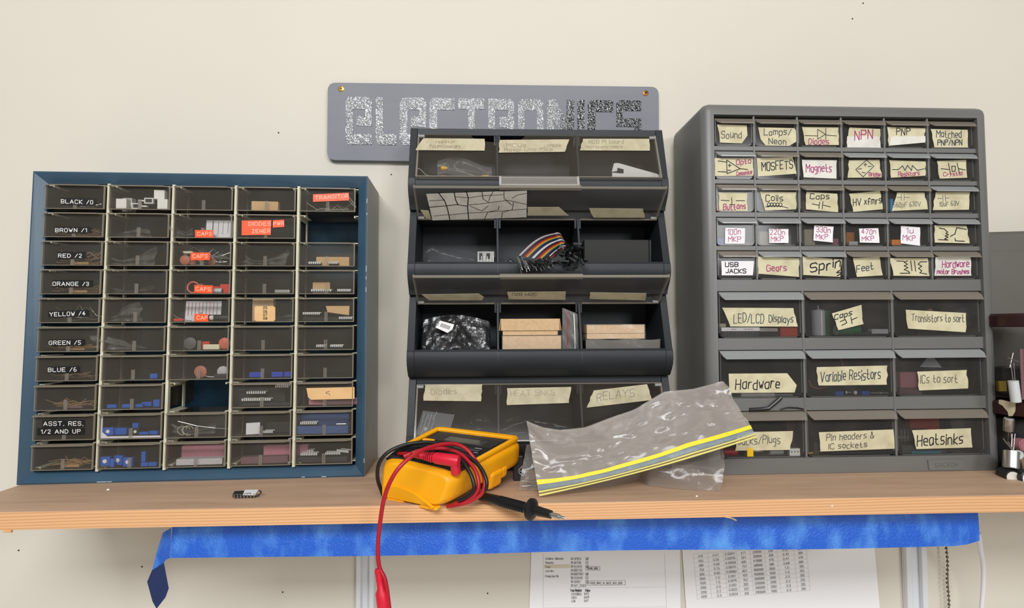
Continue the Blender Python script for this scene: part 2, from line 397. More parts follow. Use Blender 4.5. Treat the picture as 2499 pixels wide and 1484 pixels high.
LET = [(183, [E1]), (399, [[(0, 2), (50, 0), (52, 260), (147, 262), (145, 338), (20, 338), (0, 300)]]), (568, [E1]), (778, [C1]),
       (983, [[(0, 6), (8, 0), (180, 0), (187, 6), (185, 76), (120, 78), (119, 338), (70, 338), (70, 78), (8, 76), (0, 68)]]),
       (1196, [[(0, 0), (160, 0), (182, 22), (184, 104), (174, 120), (184, 138), (184, 338), (132, 338), (132, 205), (78, 204), (80, 130), (140, 128), (138, 80), (48, 80), (48, 338), (0, 338)]]),
       (1405, [[(27, 0), (160, 0), (182, 30), (183, 170), (135, 170), (136, 80), (58, 80), (48, 92), (48, 170), (0, 170), (2, 32)], [(0, 170), (48, 170), (48, 258), (135, 258), (135, 170), (183, 170), (183, 310), (160, 338), (22, 338), (0, 308)]]),
       (1612, [[(0, 0), (60, 0), (138, 150), (140, 0), (193, 0), (193, 338), (140, 338), (48, 150), (50, 338), (2, 338)]]),
       (1826, [[(0, 0), (52, 2), (51, 338), (2, 338)]]), (1900, [C1]),
       (2103, [[(25, 0), (177, 2), (177, 74), (47, 75), (47, 128), (177, 128), (178, 338), (0, 338), (0, 262), (128, 262), (130, 188), (2, 188), (0, 24)]])]
for (x0, polys), ch in zip(LET, 'elecTroNiCs'):
    m = MB(sgl)
    for pl in polys:
        pts = []
        for a, b in pl:
            X = x0 + a; Y = 164 + 0.0129 * (X - 190) + b
            q = aty(780 + X / 2.9058, 180 + Y / 2.9058, YS); pts.append((q[0], q[2]))
        m.prism(pts, lambda p, t: (p[0], t, p[1]), YS - 0.0007, YS - 0.0001, 'sign_letter')
    m.build('letter', sg)

# ================================================================== label helpers
def jag(q, n=4, amt=0.9):     # torn left and right ends
    (tl, tr, br, bl) = [np.array(p, float) for p in q]
    out = [tl, tr]
    for k in range(1, n): out.append(tr + (br - tr) * k / n + np.array([random.uniform(-amt, amt), 0]))
    out += [br, bl]
    for k in range(1, n): out.append(bl + (tl - bl) * k / n + np.array([random.uniform(-amt, amt), 0]))
    return out
def sticker(fr, parent, D, poly, mat, inks, name='label_tape', label=None, th=0.0003, extra=()):
    m = MB(fr.xf)
    for i, (pl, mt) in enumerate([(poly, mat)] + list(extra)):
        pts = [fr.uz(x, y, D) for x, y in pl]
        m.prism(pts, lambda p, t: (p[0], t, p[1]), D - th - i * 0.0002, D - 0.00002, mt)
    dd = D - th - 0.00015 - len(extra) * 0.0002
    for lines, w_, mt in inks:
        for ln in lines:
            m.ribbon([(u, dd, z) for u, z in (fr.uz(x, y, D) for x, y in ln)], w_, (0, -1, 0), mt); dd -= 0.000004
    o = m.build(name, parent)
    if label: o['label'] = label
    return o

# ================================================================== blue steel cabinet
B = Frame(-0.5818179, -0.1282893, 0.0395579, 0.0306600)
BW, BH, BD = 0.4094, 0.3829, 0.108
def bxf(p): return (p[0], p[1] + B.k * p[2] * max(0.0, 1 - max(p[1], 0) / BD), p[2])
B.xf = bxf
blue = thing('blue_drawer_cabinet', 'blue steel cabinet of fifty small clear drawers at the left end of the shelf', 'drawer cabinet', B.o, B.ya)
FI = (0.0137, 0.3968, 0.0131, 0.3690)      # inner opening u0,u1,z0,z1
m = MB(bxf)
outer = [(0, 0), (BW, 0), (BW, BH), (0, BH)]; e = 0.0022
rim = [(e, e), (BW - e, e), (BW - e, BH - e), (e, BH - e)]
inn = [(FI[0], FI[2]), (FI[1], FI[2]), (FI[1], FI[3]), (FI[0], FI[3])]
for k in range(4):
    j = (k + 1) % 4
    m.poly([(*((outer[k][0], 0.0012)), outer[k][1]), (outer[j][0], 0.0012, outer[j][1]), (rim[j][0], 0, rim[j][1]), (rim[k][0], 0, rim[k][1])], 'blue_enamel')
    m.poly([(rim[k][0], 0, rim[k][1]), (rim[j][0], 0, rim[j][1]), (inn[j][0], 0.0085, inn[j][1]), (inn[k][0], 0.0085, inn[k][1])], 'blue_enamel')
    m.poly([(inn[k][0], 0.0085, inn[k][1]), (inn[j][0], 0.0085, inn[j][1]), (inn[j][0], 0.013, inn[j][1]), (inn[k][0], 0.013, inn[k][1])], 'blue_enamel')
m.build('front_frame', blue)
m = MB(bxf)      # hollow shell
t_ = 0.0012
m.box(0, BW, 0.0013, BD, 0.0002, 0.0014, 'blue_enamel'); m.box(0, BW, 0.0013, BD, BH - t_, BH, 'blue_enamel')
m.box(0, t_, 0.0013, BD, 0.0014, BH - t_, 'blue_enamel')
m.box(t_, BW - 0.0008, BD - t_, BD, 0.0014, BH - t_, 'blue_inside')
m.build('shell', blue)
m = MB(bxf); m.box(BW - 0.0008, BW + 0.0002, 0.0016, BD, 0.0004, BH - 0.0004, 'grey_enamel')
tag(m.build('side_panel', blue), 'scuffed grey side panel')
m = MB(bxf)
for z, dz in ((.35, .003), (.333, .0015), (.262, .004), (.25, .002), (.235, .003), (.02, .003)): m.obox((BW - 0.0004, 0.0005, z), (0.0005, 0.0004, dz), 0.0, 'paint_chip')
for u, du in ((.098, .006), (.106, .003), (.335, .002), (.36, .003)): m.obox((u, 0.0004, 0.0016), (du, 0.0005, 0.0006), 0.0, 'paint_chip')
tag(m.build('worn_edge', blue), 'bare metal where the paint has chipped')
UB = [0.0137, 0.0893, 0.1675, 0.2439, 0.3219, 0.3972]
ZT, PZ = 0.3668, 0.03545
# white lattice: posts, rails with ledges, hooks
for c in range(1, 5):
    m = MB(bxf); u = UB[c]
    m.box(u - 0.0018, u + 0.0018, 0.0030, 0.0095, FI[2] + 0.0002, FI[3] - 0.0002, 'cream_plastic')
    m.box(u - 0.0008, u + 0.0008, 0.046, 0.052, FI[2] + 0.0002, FI[3] - 0.0002, 'cream_plastic')
    for r in range(11):
        z = max(ZT - PZ * r, FI[2] + 0.0054)
        m.box(u - 0.0008, u + 0.0008, 0.0095, 0.046, z - 0.0052, z + 0.0025, 'cream_plastic')
        m.box(u - 0.0075, u + 0.0075, 0.0072, 0.044, z - 0.0006, z + 0.0004, 'cream_plastic')
        for sx in (-1, 1): m.box(u + sx * 0.0072 - 0.0008, u + sx * 0.0072 + 0.0008, 0.0072, 0.020, z - 0.0022, z + 0.0004, 'cream_plastic')
    m.build('divider_post', blue, bevel=0.0003)
for s_, u in ((1, FI[0] + 0.0012), (-1, FI[1] + 0.0008)):
    m = MB(bxf)
    for r in range(11):
        z = max(ZT - PZ * r, FI[2] + 0.0054); a, b = sorted((u, u + s_ * 0.0055))
        m.box(a, b, 0.0090, 0.044, z - 0.0006, z + 0.0004, 'cream_plastic')
        m.box(u + s_ * 0.0055 - 0.0008, u + s_ * 0.0055 + 0.0008, 0.0090, 0.02, z - 0.0022, z + 0.0004, 'cream_plastic')
    m.build('drawer_rail', blue)

def drawer_mesh(xf, u0, u1, z0, z1, depth):
    m = MB(xf); e = 0.0011
    m.box(u0, u1, 0.0, 0.0014, z0, z1 - 0.0009, 'smoky_plastic')
    for a, b in ((u0 - 0.0001, u0 + e), (u1 - e, u1 + 0.0001)): m.box(a, b, -0.0004, 0.0022, z0, z1, 'smoky_rim_highlight')
    m.box(u0 + e, u1 - e, -0.0003, 0.0020, z0 - 0.0001, z0 + 0.0007, 'smoky_rim_highlight')
    pl = [(u0, 0.002), (u1, 0.002), (u1, -0.0008), (u1 - 0.0022, -0.0008), (u1 - 0.0062, -0.0048), (u0 + 0.0022, -0.0048), (u0 + 0.0004, -0.0036)]
    m.prism(pl, lambda p, t: (p[0], p[1], t + (0.0012 if p[1] > 0 else 0.0) - 0.0008), z1 - 0.0012, z1, 'smoky_rim_highlight')
    for a in (u0 + 0.0006, u1 - 0.0016): m.box(a, a + 0.001, 0.0022, depth, z0 + 0.0012, z1 - 0.0022, 'smoky_side')
    m.box(u0 + 0.0016, u1 - 0.0016, 0.0016, depth, z0 + 0.0004, z0 + 0.0012, 'smoky_side')
    m.box(u0 + 0.0016, u1 - 0.0016, depth - 0.001, depth, z0 + 0.0012, z1 - 0.004, 'smoky_side')
    uc = (u0 + u1) / 2
    for k in (-1.5, -0.5, 0.5, 1.5): m.box(uc + k * 0.0011 - 0.0002, uc + k * 0.0011 + 0.0002, 0.0005, 0.0020, z0 + 0.0009, z0 + 0.0130, 'rib_clear')
    return m
BT = {  # label tapes by drawer: (quad, tape, [(text, x0,y0,x1,y1,h)])
 (0, 0): [([(148, 482.6), (234.8, 485.8), (234.2, 501.5), (148, 498.2)], 'k', [('BLACK /0', 150, 496, 227, 498.5, 9)])],
 (1, 0): [([(135, 553.2), (222.9, 554.3), (222.7, 569.4), (134.7, 568.8)], 'k', [('BROWN /1', 136, 566.3, 212, 566.3, 8.6)])],
 (2, 0): [([(140, 615), (209.7, 614.7), (209.7, 631.1), (139.6, 632.4)], 'k', [('RED /2', 143, 628.5, 199.5, 628.5, 8.6)])],
 (3, 0): [([(128.4, 683.8), (226.6, 684.3), (226.6, 700.8), (128.4, 700.8)], 'k', [('ORANGE /3', 129.6, 697.1, 217, 697.6, 8.8)])],
 (4, 0): [([(117.7, 759.8), (217.7, 756.4), (217.7, 772.2), (117.7, 774.9)], 'k', [('YELLOW /4', 121.7, 772, 208.6, 769.3, 9)])],
 (5, 0): [([(118.3, 829.5), (207.3, 827.1), (207.3, 843.3), (118.3, 845)], 'k', [('GREEN /5', 120.4, 841.3, 197.5, 840.4, 9)])],
 (6, 0): [([(115.7, 894.9), (194.5, 893.9), (194.5, 909.7), (115.7, 911.4)], 'k', [('BLUE /6', 118.3, 907.3, 186.7, 906.3, 9)])],
 (8, 0): [([(104.2, 1025.9), (206.9, 1024.9), (206.9, 1040.8), (104.2, 1043.5)], 'k', [('ASST. RES.', 106.9, 1038.8, 203.6, 1038.2, 9.5)]),
          ([(90.7, 1045.1), (206.9, 1044.1), (206.9, 1060.3), (90.7, 1062)], 'k', [('1/2 AND UP', 100.8, 1058, 196.8, 1057, 9)])],
 (1, 2): [([(476, 561.5), (521.3, 561.7), (520.8, 580), (476.3, 580)], 'o', [('CAPS', 482.5, 574.6, 517, 574.6, 8)])],
 (2, 2): [([(465.2, 616.4), (512.7, 616.4), (512.1, 635), (465.2, 635)], 'o', [('CAPS', 470.6, 629.6, 506.2, 629.6, 8.6)])],
 (3, 2): [([(474.4, 695.8), (519.7, 696.6), (518.6, 716), (473.9, 714.9)], 'o', [('CAPS', 478.7, 709, 514.3, 710.6, 8.5)])],
 (4, 2): [([(474.4, 766.1), (508.4, 766.7), (507.8, 785), (474.2, 784.7)], 'o', [('CAP', 481, 779.5, 507, 779.5, 8.6)])],
 (1, 3): [([(590.2, 538.3), (662.5, 537.3), (660.8, 573.5), (589.7, 574.2)], 'o', [('DIODES', 607.4, 551, 661, 550.5, 8.7), ('ZENER', 615.2, 569, 659.5, 568, 8.7)]),
          ([(666.1, 537.8), (693.5, 536.3), (694, 554), (665.7, 555.7)], 'o', [('PWR', 668, 550.4, 692.4, 549.2, 8.4)])],
 (0, 4): [([(764.1, 474.4), (851.2, 470.4), (852.3, 489.3), (764.1, 492.7)], 'o', [('TRANSITOR', 769.3, 487, 850, 482.6, 8.4)])],
 (7, 4): [([(747.8, 947.2), (865.2, 944.6), (865.2, 973.3), (759.6, 975.8), (752, 969.9)], 't', [])],
 (4, 3): [([(625, 747.2), (668, 747.2), (671.9, 751), (671.9, 780.4), (668, 784.2), (625, 784.2), (621.3, 780.4), (621.3, 751)], 't', [('05', 643, 754, 652, 754, 5.5), ('06', 643, 763, 652, 763, 5.5), ('07', 643, 771.4, 652, 771.4, 5.5), ('08', 643, 779.8, 652, 779.8, 5.5)])],
}
BCELL = {}
for r in range(10):
    for c in range(5):
        z1 = ZT - PZ * r - 0.0004; z0 = z1 - 0.0307
        u0, u1 = UB[c] + 0.0024, UB[c + 1] - 0.0030
        BCELL[r, c] = (u0, u1, z0 + 0.0013, z1)
        if (r, c) in ((1, 4), (7, 2)): continue
        d = drawer_mesh(bxf, u0, u1, z0, z1, 0.088).build('drawer', blue)
        tx = [t[0] for q in BT.get((r, c), []) for t in q[2]]
        if tx: d['label'] = 'smoky clear drawer with the label ' + ' '.join(tx)
        for poly, k, texts in BT.get((r, c), []):
            inks = [(px_text(t[0], *t[1:], jit=0.0, gap=2.6, space=5), 0.00075 if k != 't' else 0.0006, {'k': 'emboss_white', 'o': 'emboss_pink', 't': 'ink_black'}[k]) for t in texts]
            if (r, c) == (7, 4): inks = [([[(804.2, 954.7), (796, 957), (795.8, 959.5), (804, 961), (805, 965.7)]], 0.0005, 'ink_black')]
            sticker(B, d, -0.0001, poly, {'k': 'black_tape', 'o': 'orange_tape', 't': 'tan_card'}[k], inks, name='label_tape', label={'k': 'black embossed label tape', 'o': 'orange embossed label tape', 't': 'tan paper label'}[k])
        if (r, c) == (8, 1):
            m = MB(bxf); m.box(u0 + .0012, u1 - .0012, 0.0017, 0.0022, z0 + .0010, z0 + .0034, 'white_paper'); m.box(u0 + .0012, u0 + .0030, 0.0017, 0.0022, z0 + .0034, z1 - .002, 'white_paper')
            m.poly([(u0 + .003, .002, z0 + .0034), (u0 + .009, .002, z0 + .0034), (u0 + .003, .002, z0 + .0085)], 'white_paper'); tag(m.build('card_liner', d), 'white card liner along the bottom of the drawer')

# ================================================================== small components (each one a thing)
PLACE = {}
def bpos(px, py, cell, d, dz=0.0):       # a point on the floor of a blue drawer, under pixel column px
    u, _ = B.uz(px, py, d); u0, u1, z0, z1 = BCELL[cell]
    return B.w(min(max(u, u0 + .004), u1 - .004), d, z0 + 0.0002 + dz) + np.array([0, -B.k * (z0 + dz) * d / BD, 0])
def comp(name, mb, label, cat, loc, rz=0.0, group=None, smooth=None, bevel=None):
    o = mb.build(name, loc=loc, rot=rz, smooth=smooth, bevel=bevel); return tag(o, label, cat, group)

def trimmer(loc, rz, label, s=1.0, screw=True, col='pot_blue', h=0.0095, w=0.0095, group='blue trimmers in the blue cabinet'):
    t = thing('trimmer_potentiometer', label, 'electronic part', loc, rz, group)
    m = MB(); m.box(-w / 2 * s, w / 2 * s, -.0024, .0024, 0, h * s, col); m.build('housing', t, bevel=.0004)
    if screw:
        m = MB(); m.lathe((0, -.0030, h * s * .52), [(.0021 * s, 0), (.0021 * s, .0005)], 'emboss_white', 14, 'y'); m.build('adjustment_screw', t)
    return t
L = 'blue trimmer with white screw, second column bottom drawer, '
trimmer(bpos(259, 1121, (9, 1), .006, .0016), B.ya + .05, L + 'leftmost', 1.15)
trimmer(bpos(291.5, 1124, (9, 1), .011, .0012), B.ya - .2, L + 'middle', 1.2)
trimmer(bpos(314.6, 1127, (9, 1), .0065), B.ya, L + 'rightmost with pale face', 1.15)
L2 = 'plain blue trimmer, second column bottom drawer, '
trimmer(bpos(275, 1131, (9, 1), .005), B.ya + .3, L2 + 'standing narrow between two screws', 1.0, False, w=.0042, h=.0098)
trimmer(bpos(352, 1110, (9, 1), .012, .004), B.ya + .1, L2 + 'sticking up highest', 1.0, False, w=.0048, h=.0125)
trimmer(bpos(354.6, 1135, (9, 1), .006), B.ya, L2 + 'low one right of centre', 1.0, False, w=.0088, h=.0044)
trimmer(bpos(374.5, 1134, (9, 1), .006), B.ya, L2 + 'low one in its right corner', 1.0, False, w=.0090, h=.0046)
L3 = ' in the drawer with the white card liner'
trimmer(bpos(266, 1053, (8, 1), .006, .0026), B.ya + .1, 'blue trimmer with white screw' + L3 + ', far left', 1.0, w=.0115)
trimmer(bpos(297, 1054, (8, 1), .010, .0026), B.ya - .1, 'wide blue block' + L3, 1.0, False, w=.015, h=.0082)
trimmer(bpos(333, 1054, (8, 1), .006, .0026), B.ya, 'black trimmer with small pale screw' + L3, .85, True, 'chip_black')
trimmer(bpos(333, 1040, (8, 1), .013, .0026), B.ya, 'blue block behind the black trimmer' + L3, 1, False, h=.0135, w=.007)
trimmer(bpos(353, 1061, (8, 1), .007, .0026), B.ya, 'flat blue trimmer' + L3 + ', right of the black trimmer', 1, False, h=.0034, w=.0105)
trimmer(bpos(377, 1058, (8, 1), .007, .0026), B.ya - .15, 'flat blue trimmer' + L3 + ', in the right corner', 1, False, h=.0044, w=.0105)
for px, w_, h_, d_, n_ in ((275, .0105, .0042, .008, 'first from left'), (310, .0088, .0044, .008, 'second from left'), (342, .0085, .004, .012, 'third from left'), (360, .012, .0052, .022, 'fourth, raised higher'), (384, .0075, .0085, .016, 'last on the right')):
    trimmer(bpos(px, 985, (7, 1), d_), B.ya + .05, 'small blue block in the drawer left of the lower empty slot, ' + n_, 1, False, h=h_, w=w_)
trimmer(bpos(377, 918, (6, 1), .008), B.ya, 'single blue block alone in a second column drawer', 1, False, h=.006, w=.0085)
for px, w_, n_ in ((626, .016, 'left'), (678, .014, 'middle'), (704, .009, 'right')):
    trimmer(bpos(px, 910, (6, 3), .014), B.ya, 'royal blue part in the fourth column drawer above the row of chips, ' + n_, 1, False, 'royal_blue', h=.0062, w=w_, group='royal blue parts in the fourth column')

def block(px, py, cell, d, w, h, dp, mat, label, cat='block', name='plastic_block', rz=0.0, dz=0.0, group=None, bevel=.0005):
    m = MB(); m.box(-w / 2, w / 2, -dp / 2, dp / 2, 0, h, mat)
    return comp(name, m, label, cat, bpos(px, py, cell, d, dz), B.ya + rz, group, bevel=bevel)
G1 = 'white connectors in the top drawer of the second column'
L = 'white block connector in the top drawer of the second column, '
block(302, 502, (0, 1), .008, .0125, .0125, .010, 'white_plastic', L + 'in the left corner', 'connector', 'block_connector', group=G1)
block(402, 502, (0, 1), .008, .0125, .0125, .010, 'white_plastic', L + 'in the right corner', 'connector', 'block_connector', group=G1)
block(393.5, 480, (0, 1), .009, .0125, .0118, .010, 'white_plastic', L + 'stacked on the right one', 'connector', 'block_connector', dz=.0127, rz=.1, group=G1)
block(319.5, 485, (0, 1), .030, .012, .018, .010, 'white_plastic', L + 'farthest back', 'connector', 'block_connector', group=G1)
for px, d_, dz_, n_ in ((335, .007, 0, 'lying lower in the middle'), (366, .012, .008, 'lying higher in the middle')):
    m = MB()
    for a, b, c_, e_ in ((-.0055, -.004, 0, .0075), (.004, .0055, 0, .0075), (-.004, .004, 0, .0014), (-.004, .004, .0061, .0075), (.0055, .013, .0028, .0046), (-.004, .004, .0014, .0061)):
        m.box(a, b, -.002 if (a, c_) != (-.004, .0014) else 0.0005, .002, c_, e_, 'emboss_white' if (a, c_) != (-.004, .0014) else 'chip_black')
    comp('frame_clip', m, 'white open frame clip in the top second column drawer, ' + n_, 'clip', bpos(px, 500, (0, 1), d_, dz_), B.ya + (0 if dz_ == 0 else math.pi), G1)

def rod(px, py, cell, d, r, length, mat, label, cat, name, rz=0.0, dz=0.0, endmat=None, group=None):
    m = MB(); m.lathe((-length / 2, 0, r), [(r * .9, 0), (r, length * .04), (r, length * .96), (r * .9, length)], mat, 14, 'x')
    if endmat: m.lathe((length / 2 + .0001, 0, r), [(r * .8, 0), (r * .8, .0006)], endmat, 14, 'x')
    return comp(name, m, label, cat, bpos(px, py, cell, d, dz), B.ya + rz, group, smooth=40)
def disc(px, py, cell, d, r, mat, label, dz=0.0, group=None, leads=True):
    t = thing('disc_capacitor', label, 'electronic part', bpos(px, py, cell, d, dz), B.ya, group)
    m = MB(); m.lathe((0, -.0015, r + .0003), [(r * .8, 0), (r, .0008), (r, .0022), (r * .8, .003)], mat, 20, 'y'); m.build('disc_body', t, smooth=40)
    if leads:
        m = MB(); m.tube([(r * .5, 0, r * .4), (r * 1.5, .001, .0010), (r * 2.6, .002, .0006)], .0003, 'tin', 5); m.build('lead', t)
        m = MB(); m.tube([(r * .3, 0.001, r * .3), (r * 1.4, .004, .0012), (r * 2.5, .006, .0006)], .0003, 'tin', 5); m.build('lead', t)
def wires(cell, label, mat, n, spread, name='lead_wire_bundle', group=None, y0=.006, zmax=.010, band=None, seed=1):
    rnd = random.Random(seed); u0, u1, z0, z1 = BCELL[cell]; uc = (u0 + u1) / 2
    t = thing(name, label, 'wire', B.w(uc, .012, z0 + .0006), B.ya, group)
    m = MB(); hw = (u1 - u0) / 2 - .004
    for k in range(n):
        a, b = -hw * rnd.uniform(.2, .95), hw * rnd.uniform(.4, .95); z = rnd.uniform(0.0006, zmax * .5)
        zz = [z + rnd.uniform(0, zmax) * rnd.random() for _ in range(5)]; yy = rnd.uniform(-.005, .014)
        m.tube([(a + (b - a) * q / 4, yy + rnd.uniform(-.002, .002), max(zz[q], .0004)) for q in range(5)], .0003, mat, 4)
    m.build('wires', t)
    if band:
        m = MB(); m.box(-.004, .016, -.006, .014, .0002, .0032, band); m.build('paper_band', t)
    return t
for r_, nm, bd in ((0, 'BLACK /0', None), (1, 'BROWN /1', 'copper_tan'), (2, 'RED /2', 'copper_tan'), (3, 'ORANGE /3', 'copper_tan'), (4, 'YELLOW /4', None), (5, 'GREEN /5', 'copper_tan'), (6, 'BLUE /6', None), (7, None, 'foam_mauve'), (9, None, 'copper_tan')):
    wires((r_, 0), 'thin wire leads inside the drawer labelled ' + nm if nm else ('thin wire leads in the unlabelled first column drawer under BLUE /6' if r_ == 7 else 'thin wire leads in the bottom left drawer'), 'copper_tan' if r_ not in (0, 4) else 'tin', 9 if r_ else 3, 1, group='wire leads in the first column', band=bd, seed=r_ + 3, zmax=.016 if r_ in (2, 4) else .009)

def film_bag(cell, px, d, w, h, label, seed, lean=.35, group=None, fr=None, mat='bag_clear', amp=.0022):
    rnd = random.Random(seed); ph = [rnd.uniform(0, 6.3) for _ in range(8)]
    m = MB()
    def fn(a, b):
        x = (a - .5) * w * (1 - .25 * b * math.sin(ph[0] + 2 * a)); z = .0006 + h * b * (.62 + .38 * math.sin(ph[1] + 3.4 * a))
        y = -lean * z * .5 + amp * (math.sin(7 * a + ph[2] + 3 * b) + math.sin(11 * b + ph[3] + 4 * a) + .6 * math.sin(19 * a - 9 * b + ph[4]))
        return (x, y, z)
    m.grid(fn, 22, 12, mat)
    return comp('plastic_bag', m, label, 'bag', bpos(px, 0, cell, d) if fr is None else fr, B.ya, group, smooth=60)
GB = 'clear bags in the blue cabinet'
for r_, px, w_, h_, dd, n_ in ((2, 345, .055, .027, .012, 'crumpled clear bag in the third drawer down of the second column'), (3, 345, .055, .015, .02, 'low clear bag in the fourth drawer down of the second column'), (4, 330, .05, .024, .012, 'peaked clear bag in the fifth drawer down of the second column'), (5, 335, .060, .018, .009, 'flat clear bag in the sixth drawer down of the second column'), (1, 345, .055, .012, .02, 'faint clear bag in the second drawer down of the second column')):
    film_bag((r_, 1), px, dd, w_, h_, n_, r_ * 5 + 1, group=GB)
film_bag((2, 3), 660, .010, .052, .024, 'curled clear film in the fourth column drawer under DIODES', 44, group=GB)
film_bag((8, 2), 500, .016, .056, .022, 'clear bag behind the coiled wires under the empty slot', 45, group=GB)
film_bag((1, 2), 468, .008, .028, .026, 'shiny clear bag beside the paper in the upper CAPS drawer', 46, group=GB)
film_bag((4, 3), 690, .030, .05, .026, 'clear bag behind the tan number label', 47, group=GB)

def card(px, py, cell, d, w, h, mat, label, inks=(), name='paper_slip', cat='paper', rz=0.0, dz=0.0, group=None, lean=.12):
    m = MB(); th = .0006
    m.hexa([(-w / 2, -th, 0), (w / 2, -th, 0), (w / 2, 0, 0), (-w / 2, 0, 0), (-w / 2, -th + lean * h, h), (w / 2, -th + lean * h, h), (w / 2, lean * h, h), (-w / 2, lean * h, h)], mat)
    for (x0, z0, x1, z1, w_, mt) in inks:
        m.ribbon([(x0 * w - w / 2, -th - .0002 + lean * z0 * h, z0 * h), (x1 * w - w / 2, -th - .0002 + lean * z1 * h, z1 * h)], w_, (0, -1, 0), mt)
    return comp(name, m, label, cat, bpos(px, py, cell, d, dz), B.ya + rz, group)
card(537, 548, (1, 2), .010, .034, .023, 'white_paper', 'white paper with vertical print in the upper CAPS drawer', [(.25, .1, .25, .95, .0012, 'ink_grey'), (.45, .2, .45, .9, .0006, 'ink_pale'), (.62, .2, .62, .95, .0005, 'ink_pale'), (.8, .3, .8, .9, .0006, 'ink_pale')])
card(497, 752, (4, 2), .020, .044, .026, 'white_paper', 'printed paper with faint red columns in the CAP drawer', [(k / 10 + .08, .3, k / 10 + .08, .92, .0007, 'ink_pale' if k % 3 else 'red_part') for k in range(9)])
L = ' in the second CAPS drawer from the top'
disc(452, 646, (2, 2), .007, .0062, 'brown_ceramic', 'brown disc capacitor' + L + ', at left', group='brown discs')
disc(470, 648, (2, 2), .010, .0060, 'brown_ceramic', 'brown disc capacitor' + L + ', second from left', group='brown discs')
disc(518, 650, (2, 2), .012, .0050, 'brown_ceramic', 'brown disc capacitor' + L + ', right of the label', group='brown discs')
wires((2, 2), 'fan of bright lead wires in the second CAPS drawer from the top', 'tin', 14, 1, seed=21, zmax=.022)
block(463, 620, (2, 2), .016, .012, .003, .008, 'cream_part', 'small cream chip on end in the second CAPS drawer', dz=.0155)
m = MB(); pts = [(.0068 * math.cos(a), .0005 * math.sin(3 * a), .0072 + .0068 * math.sin(a)) for a in np.linspace(-.4, 2 * math.pi - .9, 22)]
m.tube(pts, .0011, 'salmon_part', 8); comp('wire_ring', m, 'salmon wire ring in the third CAPS drawer from the top', 'wire', bpos(472, 700, (3, 2), .006), B.ya, smooth=50)
block(553, 700, (3, 2), .012, .012, .0115, .008, 'red_part', 'red tapered part in the right of the third CAPS drawer')
rod(531, 706, (3, 2), .007, .0031, .012, 'silver_sleeve', 'small silver cylinder beside the third CAPS label', 'electronic part', 'cylinder_capacitor', endmat='chip_black')
block(527, 690, (3, 2), .028, .028, .010, .006, 'red_part', 'long red part at the back of the third CAPS drawer')
rod(534, 778, (4, 2), .008, .0042, .024, 'chip_black', 'black cylinder capacitor with white end beside the CAP label', 'electronic part', 'cylinder_capacitor', endmat='chip_black')
m = MB(); m.lathe((-.0005, 0, .0042), [(.003, 0), (.0034, .004), (.002, .0052)], 'emboss_white', 14, 'x'); comp('rubber_cap', m, 'white end cap right of the CAP label', 'cap', bpos(514, 778, (4, 2), .006), B.ya, smooth=40)
block(437, 782, (4, 2), .006, .0115, .0035, .004, 'red_part', 'red flat part in the left corner of the CAP drawer')
m = MB(); m.tube([(-.02, 0, .010), (-.014, 0, .005), (-.004, .001, .0015), (.004, .001, .0006)], .0005, 'tin', 6); comp('lead_wire', m, 'bent silver lead wire left of the CAP label', 'wire', bpos(460, 778, (4, 2), .008), B.ya)
block(450, 772, (4, 2), .024, .016, .012, .006, 'chip_black', 'dark part in the shadow left of the CAP label')
L = ' in the drawer two below the CAP label'
block(518, 844, (5, 2), .007, .0195, .0064, .006, 'cream_part', 'cream block' + L)
block(505, 835, (5, 2), .014, .009, .010, .006, 'red_part', 'small red part behind the cream block')
disc(549, 838, (5, 2), .010, .0072, 'salmon_part', 'salmon disc' + L, leads=False)
disc(465, 835, (5, 2), .012, .0075, 'grey_dark_plastic', 'dark round disc' + L, leads=False)
L = ' in the drawer above the empty third column slot'
disc(490, 903, (6, 2), .008, .0075, 'brown_ceramic', 'brown ceramic disc' + L)
disc(545, 901, (6, 2), .012, .0070, 'foam_white', 'pale round disc' + L, leads=False)
block(541, 910, (6, 2), .006, .016, .005, .005, 'chip_black', 'black bar' + L, rz=.2)
m = MB()
for q, rr in ((-.004, .0055), (.003, .0062), (.0005, .0048)):
    m.tube([(q + rr * math.cos(a), .001 * math.sin(a * 2), .0062 + rr * math.sin(a) * .95) for a in np.linspace(.3, 5.4, 18)], .0004, 'cream_plastic', 5)
comp('coiled_wire', m, 'coiled pale wire in the drawer under the empty third column slot', 'wire', bpos(453, 1050, (8, 2), .008), B.ya)
m = MB(); m.tube([(-.032, 0, .018), (-.01, .002, .0115), (.012, .002, .0085), (.03, 0, .0075)], .00045, 'tin', 5); comp('straight_wire', m, 'long straight wire crossing the drawer under the empty slot', 'wire', bpos(500, 1040, (8, 2), .007), B.ya)
block(492, 1120, (9, 2), .012, .054, .0075, .014, 'foam_white', 'white foam strip in the bottom drawer of the third column', 'foam', 'foam_strip', rz=.04)
block(500, 1100, (9, 2), .028, .052, .020, .010, 'foam_pink', 'pink foam behind the white foam strip', 'foam', 'foam_strip')
block(650, 500, (0, 3), .012, .033, .012, .010, 'tan_card', 'tan torn cardboard in the top drawer of the fourth column', 'cardboard', 'card_scrap', rz=.05)
block(690, 708, (3, 3), .007, .0185, .0042, .005, 'tin', 'shiny silver bar in the fourth drawer down of the fourth column', 'electronic part', 'metal_bar')
block(540 + 106, 735, (4, 3), .014, .026, .0285, .010, 'kraft_card', 'brown box behind the tan number label', 'box', 'small_box')
block(700, 1090, (9, 3), .022, .054, .019, .010, 'foam_pink', 'pink foam in the bottom drawer of the fourth column', 'foam', 'foam_strip', rz=.04)
block(648, 1125, (9, 3), .010, .056, .0085, .010, 'foam_mauve', 'dark mauve foam strip in front of the pink foam', 'foam', 'foam_strip', rz=.06)
